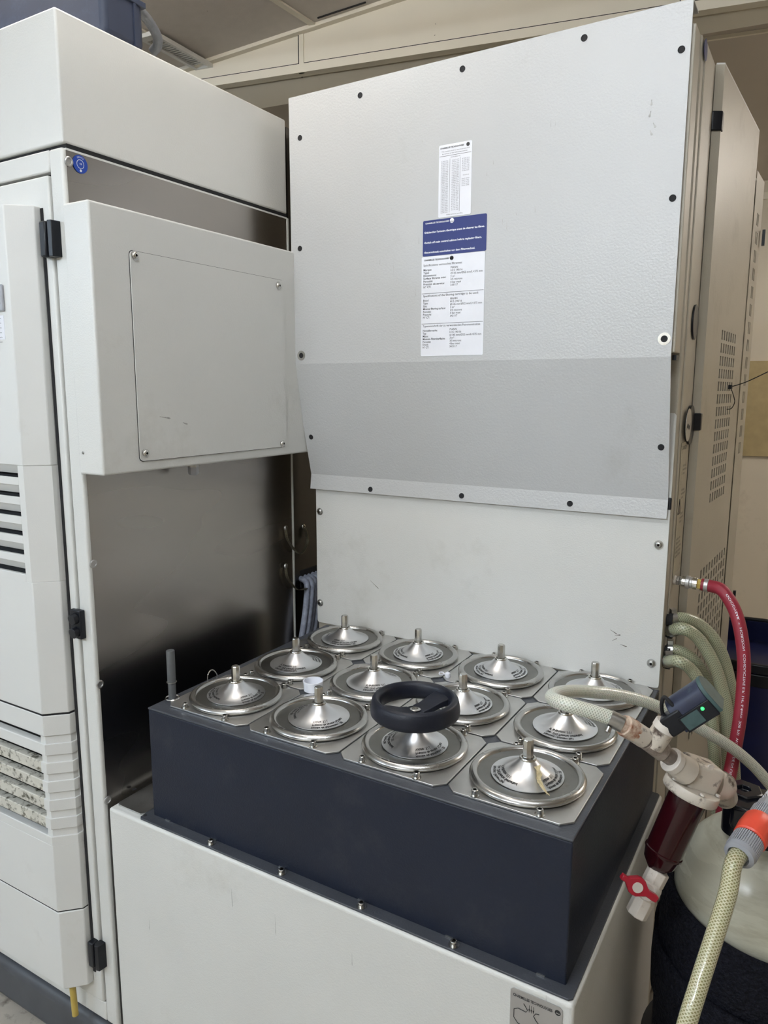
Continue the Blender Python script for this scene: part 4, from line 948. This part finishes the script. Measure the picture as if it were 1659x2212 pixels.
# black plug connector and sensor head
SN = thing('sensor_head', 'dark blue sensor head with green lamp and patina cap', 'sensor', A(1450, 1560, 1.08))
ax_ = (A(1535, 1497, 1.05) - A(1448, 1553, 1.08)).normalized()
G().cyl(A(1440, 1567, 1.077), A(1452, 1552, 1.072), .0135, .0135, 6).build('connector', 'black', SN, bevel=.0015)
G().obox(A(1461, 1556, 1.066), ax_, ax_.cross(Z).normalized(), ax_.cross(ax_.cross(Z)).normalized(), .017, .013, .015).build('connector_block', 'black', SN, bevel=.003)
c0_ = A(1462, 1544, 1.075); c1_ = A(1531, 1499, 1.05)
up_ = (Z - ax_ * Z.dot(ax_)).normalized(); sd_ = ax_.cross(up_)
prof2 = [(-.0215, -.022), (-.0225, .004)] + [(-.0225 * math.cos(t), .004 + .022 * math.sin(t)) for t in [k * PI / 12 for k in range(1, 12)]] + [(.0225, .004), (.0215, -.022)]
P3 = [c0_ + sd_ * u + up_ * v for u, v in prof2]
G().prism(P3, c1_ - c0_).build('housing', 'sensor', SN, bevel=.0015)
P4 = [c1_ + (sd_ * u + up_ * v) * 1.04 for u, v in prof2]
G().prism(P4, ax_ * .006).build('end_cap', 'patina', SN, bevel=.001)
fv = sd_ if sd_.dot(CAM - c0_) > 0 else -sd_
lb = c0_.lerp(c1_, .55) + fv * .0225 - up_ * .011
G().obox(lb + fv * .001, ax_, up_, fv, .026, .0125, .002).build('terminal_cover', 'black', SN, bevel=.001)
G().obox(lb + fv * .0032 - ax_ * .009, ax_, up_, fv, .014, .0095, .0004).build('type_plate', 'patina', SN)
G().lathe([(.0026, 0), (.0022, .002), (0, .003)], 16, lb + fv * .003 + ax_ * .012 + up_ * .006, fv).build('green_lamp', 'led', SN)
G().tube(spline([A(1464, 1536, 1.06), A(1450, 1520, 1.06), A(1436, 1506, 1.065), A(1430, 1516, 1.07), A(1430, 1535, 1.08), A(1437, 1562, 1.083)], 8), .0028, 10).build('cable', 'seam', SN)

# ================================================================== PRESSURE TANK, FOAM, HEAD, FRONT HOSE
TC = Vector((.922, .308, 0))
TK = thing('pressure_tank', 'round pale fibreglass pressure tank in a black foam jacket', 'tank', (TC.x, TC.y, ZF))
pf = []
for k in range(17):
    a = k / 16 * PI / 2; pf.append((.138 * math.sin(a) if k else 0.0, -.128 - .142 * (1 - math.cos(a))))
G().lathe(pf + [(.138, ZF + .03), (.12, ZF), (0, ZF)], 72, TC, Z).build('vessel', 'tank', TK)
# foam jacket: thick ring with a sloping top
def jacket(r0, r1, zt, zb, amp, ph, nm, m):
    seg = 72; vs_ = []; fs = []; rnd = random.Random(5)
    for k in range(seg):
        a = 2 * PI * k / seg; z = zt + amp * math.cos(a - ph); wob = .002 * math.sin(5 * a) + .0015 * math.sin(11 * a + 1)
        for r, zz in ((r0, zb), (r0, z), (r0 + .006, z + .006), (r1 - .006, z + .004), (r1 + wob, z - .006), (r1 + wob + .002, (z + zb) / 2), (r1 + wob, zb)):
            vs_.append(TC + Vector((math.cos(a) * r, math.sin(a) * r, zz)))
    for k in range(seg):
        k2 = (k + 1) % seg
        for i in range(7): fs.append((k * 7 + i, k2 * 7 + i, k2 * 7 + (i + 1) % 7, k * 7 + (i + 1) % 7))
    return G().add(vs_, fs).build(nm, m, TK)
jacket(.139, .160, -.287, -.60, .022, math.radians(165), 'foam_jacket', 'foam')
jacket(.160, .168, -.385, -.48, .02, math.radians(150), 'foam_band', 'foam')
G().lathe([(.139, ZF + .001), (.178, ZF + .001), (.178, -.605), (.139, -.605)], 60, TC, Z, closed=True).build('base_boot', 'black', TK)
# black head
HD = thing('tank_head', 'black plastic valve head screwed on the pressure tank', 'valve head', (TC.x, TC.y, -.15))
hcn = Vector((TC.x, TC.y, 0))
G().lathe([(.064, -.150), (.067, -.146), (.067, -.128), (.060, -.120), (.052, -.116), (.050, -.100), (.046, -.096), (0, -.096)], 56, hcn, Z).build('collar', 'glossblack', HD)
cpv = at(1609, 1735, 1.24); cpt = at(1607, 1702, 1.24)
capc = Vector((cpt.x, cpt.y, 0))
G().lathe([(.030, -.13), (.030, cpt.z - .016), (0, cpt.z - .016)], 40, capc, Z).build('riser', 'glossblack', HD)
G().lathe([(.0315, cpt.z - .018), (.0315, cpt.z - .002), (.029, cpt.z), (.012, cpt.z), (.011, cpt.z - .008), (0, cpt.z - .008)], 6, capc, Z).build('hex_cap', 'glossblack', HD, bevel=.001)
G().obox(at(1654, 1765, 1.20), X, Y, Z, .05, .03, .02).build('outlet_block', 'glossblack', HD, bevel=.006)
lbp = at(1654, 1735, 1.17)
lu = (at(1700, 1705, 1.17) - lbp).normalized(); lw = lu.cross((CAM - lbp).normalized()).normalized(); ln = lu.cross(lw)
LBT = tag(G().prism([at(1632, 1740, 1.165), at(1676, 1752, 1.165), at(1700, 1712, 1.175), at(1660, 1704, 1.175)], (CAM - lbp).normalized() * -.003).build('white_tag', 'paper'), 'white printed tag on the black tank head', 'tag')
g = G(); rgt = (at(1690, 1722, 1.1) - at(1650, 1712, 1.1)).normalized(); upv = rgt.cross((CAM - lbp).normalized()) * -1
g.text('flow\nrate', at(1650, 1722, 1.162), rgt, upv if upv.z > 0 else -upv, size=.010); g.build('lettering', 'ink', LBT, fix=False)
# quick connector and hose in front
QC = thing('hose_connector', 'grey and orange quick hose connector on the tank head', 'connector', at(1610, 1825, 1.08))
q0_ = at(1661, 1748, 1.13); q1_ = at(1596, 1848, 1.06); qd = (q1_ - q0_).normalized(); QL = (q1_ - q0_).length
def ribbed(t0, t1, r, n, m, nm):
    g = G(); g.lathe([(r - .0012, QL * t0), (r - .0012, QL * t1)], 48, q0_, qd); t = qd.orthogonal().normalized(); b = qd.cross(t)
    for k in range(n):
        a = 2 * PI * k / n; d_ = t * math.cos(a) + b * math.sin(a); c_ = q0_ + d_ * (r - .0008) + qd * (QL * (t0 + t1) / 2)
        g.obox(c_, qd, d_.cross(qd), d_, QL * (t1 - t0) / 2, PI * r / n * .55, .0012)
    return g.build(nm, m, QC)
G().lathe([(.018, -.01), (.018, QL * .10)], 6, q0_, qd).build('hex_nut', 'greyplastic', QC, bevel=.001)
ribbed(.10, .30, .0198, 44, 'greyplastic', 'ribbed_ring')
G().lathe([(.0205, QL * .28), (.0228, QL * .32), (.0240, QL * .50), (.0230, QL * .66), (.0207, QL * .68), (.015, QL * .68)], 48, q0_, qd).build('orange_sleeve', 'orange', QC)
ribbed(.70, .93, .0215, 44, 'greyplastic', 'ribbed_ring')
G().lathe([(.0215, QL * .92), (.0208, QL * 1.0), (.0150, QL * 1.02), (.0135, QL * .96)], 48, q0_, qd).build('end_collar', 'greyplastic', QC)
FH = tag(G().tube(spline([q1_ - qd * .012, q1_ + qd * .02, at(1572, 1930, 1.03), at(1541, 2030, 1.01), at(1512, 2120, .995), at(1480, 2225, .98), at(1452, 2340, .98)], 10), .0122, 20).build('front_hose', 'hose_front'), 'pale yellow braided hose running down in front of the tank', 'hose')

# ================================================================== BLUE DRUM
DC = room(.37, 2.57, 0)
DR = thing('blue_drum', 'open blue plastic drum with black rim near the back wall', 'drum', (DC.x, DC.y, ZF))
R_ = .245
G().lathe([(0, ZF), (R_ - .01, ZF), (R_, ZF + .02), (R_, -.45), (R_ - .006, -.42), (R_, -.39), (R_, -.20), (R_ - .012, -.20), (R_ - .012, -.27), (0, -.27)], 56, DC, Z).build('barrel', 'drum', DR)
G().lathe([(R_ - .004, -.218), (R_ + .012, -.218), (R_ + .012, -.190), (R_ - .004, -.190)], 56, DC, Z, closed=True).build('rim', 'black', DR, bevel=.004)
G().lathe([(R_ - .004, -.262), (R_ + .006, -.262), (R_ + .006, -.222), (R_ - .004, -.222)], 56, DC, Z, closed=True).build('hoop', 'black', DR, bevel=.004)

# ================================================================== MARKS: drips, scuffs and smudges with shapes of their own
M['mark'] = mat('grime_mark', (.37, .365, .35), .5, noise=.3, nscale=200)
M['mark_dark'] = mat('dark_grime_mark', (.13, .115, .10), .5, noise=.3, nscale=200)
rm = random.Random(11)
def sliver(g, p, n, length, wdt, dirv):
    dirv = Vector(dirv).normalized(); sdv = dirv.cross(n).normalized(); pts = []
    K = 7
    for k in range(K + 1):
        t = k / K; wv = wdt * (.25 + .75 * t ** 2) * (1 if k < K else .3); pts.append((p + dirv * (length * t), wv))
    poly = [q + sdv * wv for q, wv in pts] + [q - sdv * wv for q, wv in reversed(pts)]
    g.prism(poly, n * .0002)
g = G()
for px, py, L in ((858, 590, .02), (905, 510, .016), (898, 620, .022), (820, 550, .03), (843, 640, .018), (851, 560, .04), (1116, 455, .012), (1086, 470, .014), (1156, 445, .012), (1190, 260, .012), (1200, 262, .01), (1066, 345, .01), (1052, 372, .01), (1095, 480, .02), (912, 300, .008), (1150, 390, .01), (828, 790, .022), (808, 815, .012), (892, 830, .014), (1410, 590, .012)):
    p = on(px, py, 'y', .4238); 
    if py < 760: sliver(g, p, -Y, L * rm.uniform(.7, 1.1), .0006, (rm.uniform(-.04, .04), 0, -1))
stuff(g.build('drip_marks', 'mark', CV))
g = G()
for px, py in ((1408, 215), (1406, 240), (1411, 265), (1404, 282)):
    p = on(px, py, 'y', .4238); sliver(g, p, -Y, .010, .0028, (rm.uniform(-.5, .5), 0, -1))
stuff(g.build('scuff_marks', 'mark', CV))
g = G()
for px, py, dx, dz, L, wv in ((800, 1254, .03, -.022, .030, .0009), (1340, 1392, .02, -.004, .014, .0014), (1328, 1372, .02, .004, .012, .0016), (1322, 1384, .012, .008, .012, .001), (1318, 1360, .02, -.01, .016, .0012)):
    sliver(g, on(px, py, 'y', .4783), -Y, L, wv, (dx, 0, dz))
stuff(g.build('scuff_marks', 'mark_dark', BD))
g = G()
sliver(g, on(345, 900, 'x', BX + .0031), X, .028, .0022, (0, 1, -.16)); sliver(g, on(395, 913, 'x', BX + .0031), X, .013, .0026, (0, 1, -.3))
stuff(g.build('scuff_marks', 'mark', EB))
g = G()
for px, py in ((594, 1975), (500, 1920), (322, 1985), (760, 2060), (1180, 2150)): sliver(g, on(px, py, 'y', -.1432), -Y, rm.uniform(.015, .045), .0006, (.02, 0, -1))
stuff(g.build('scuff_marks', 'mark', BN))
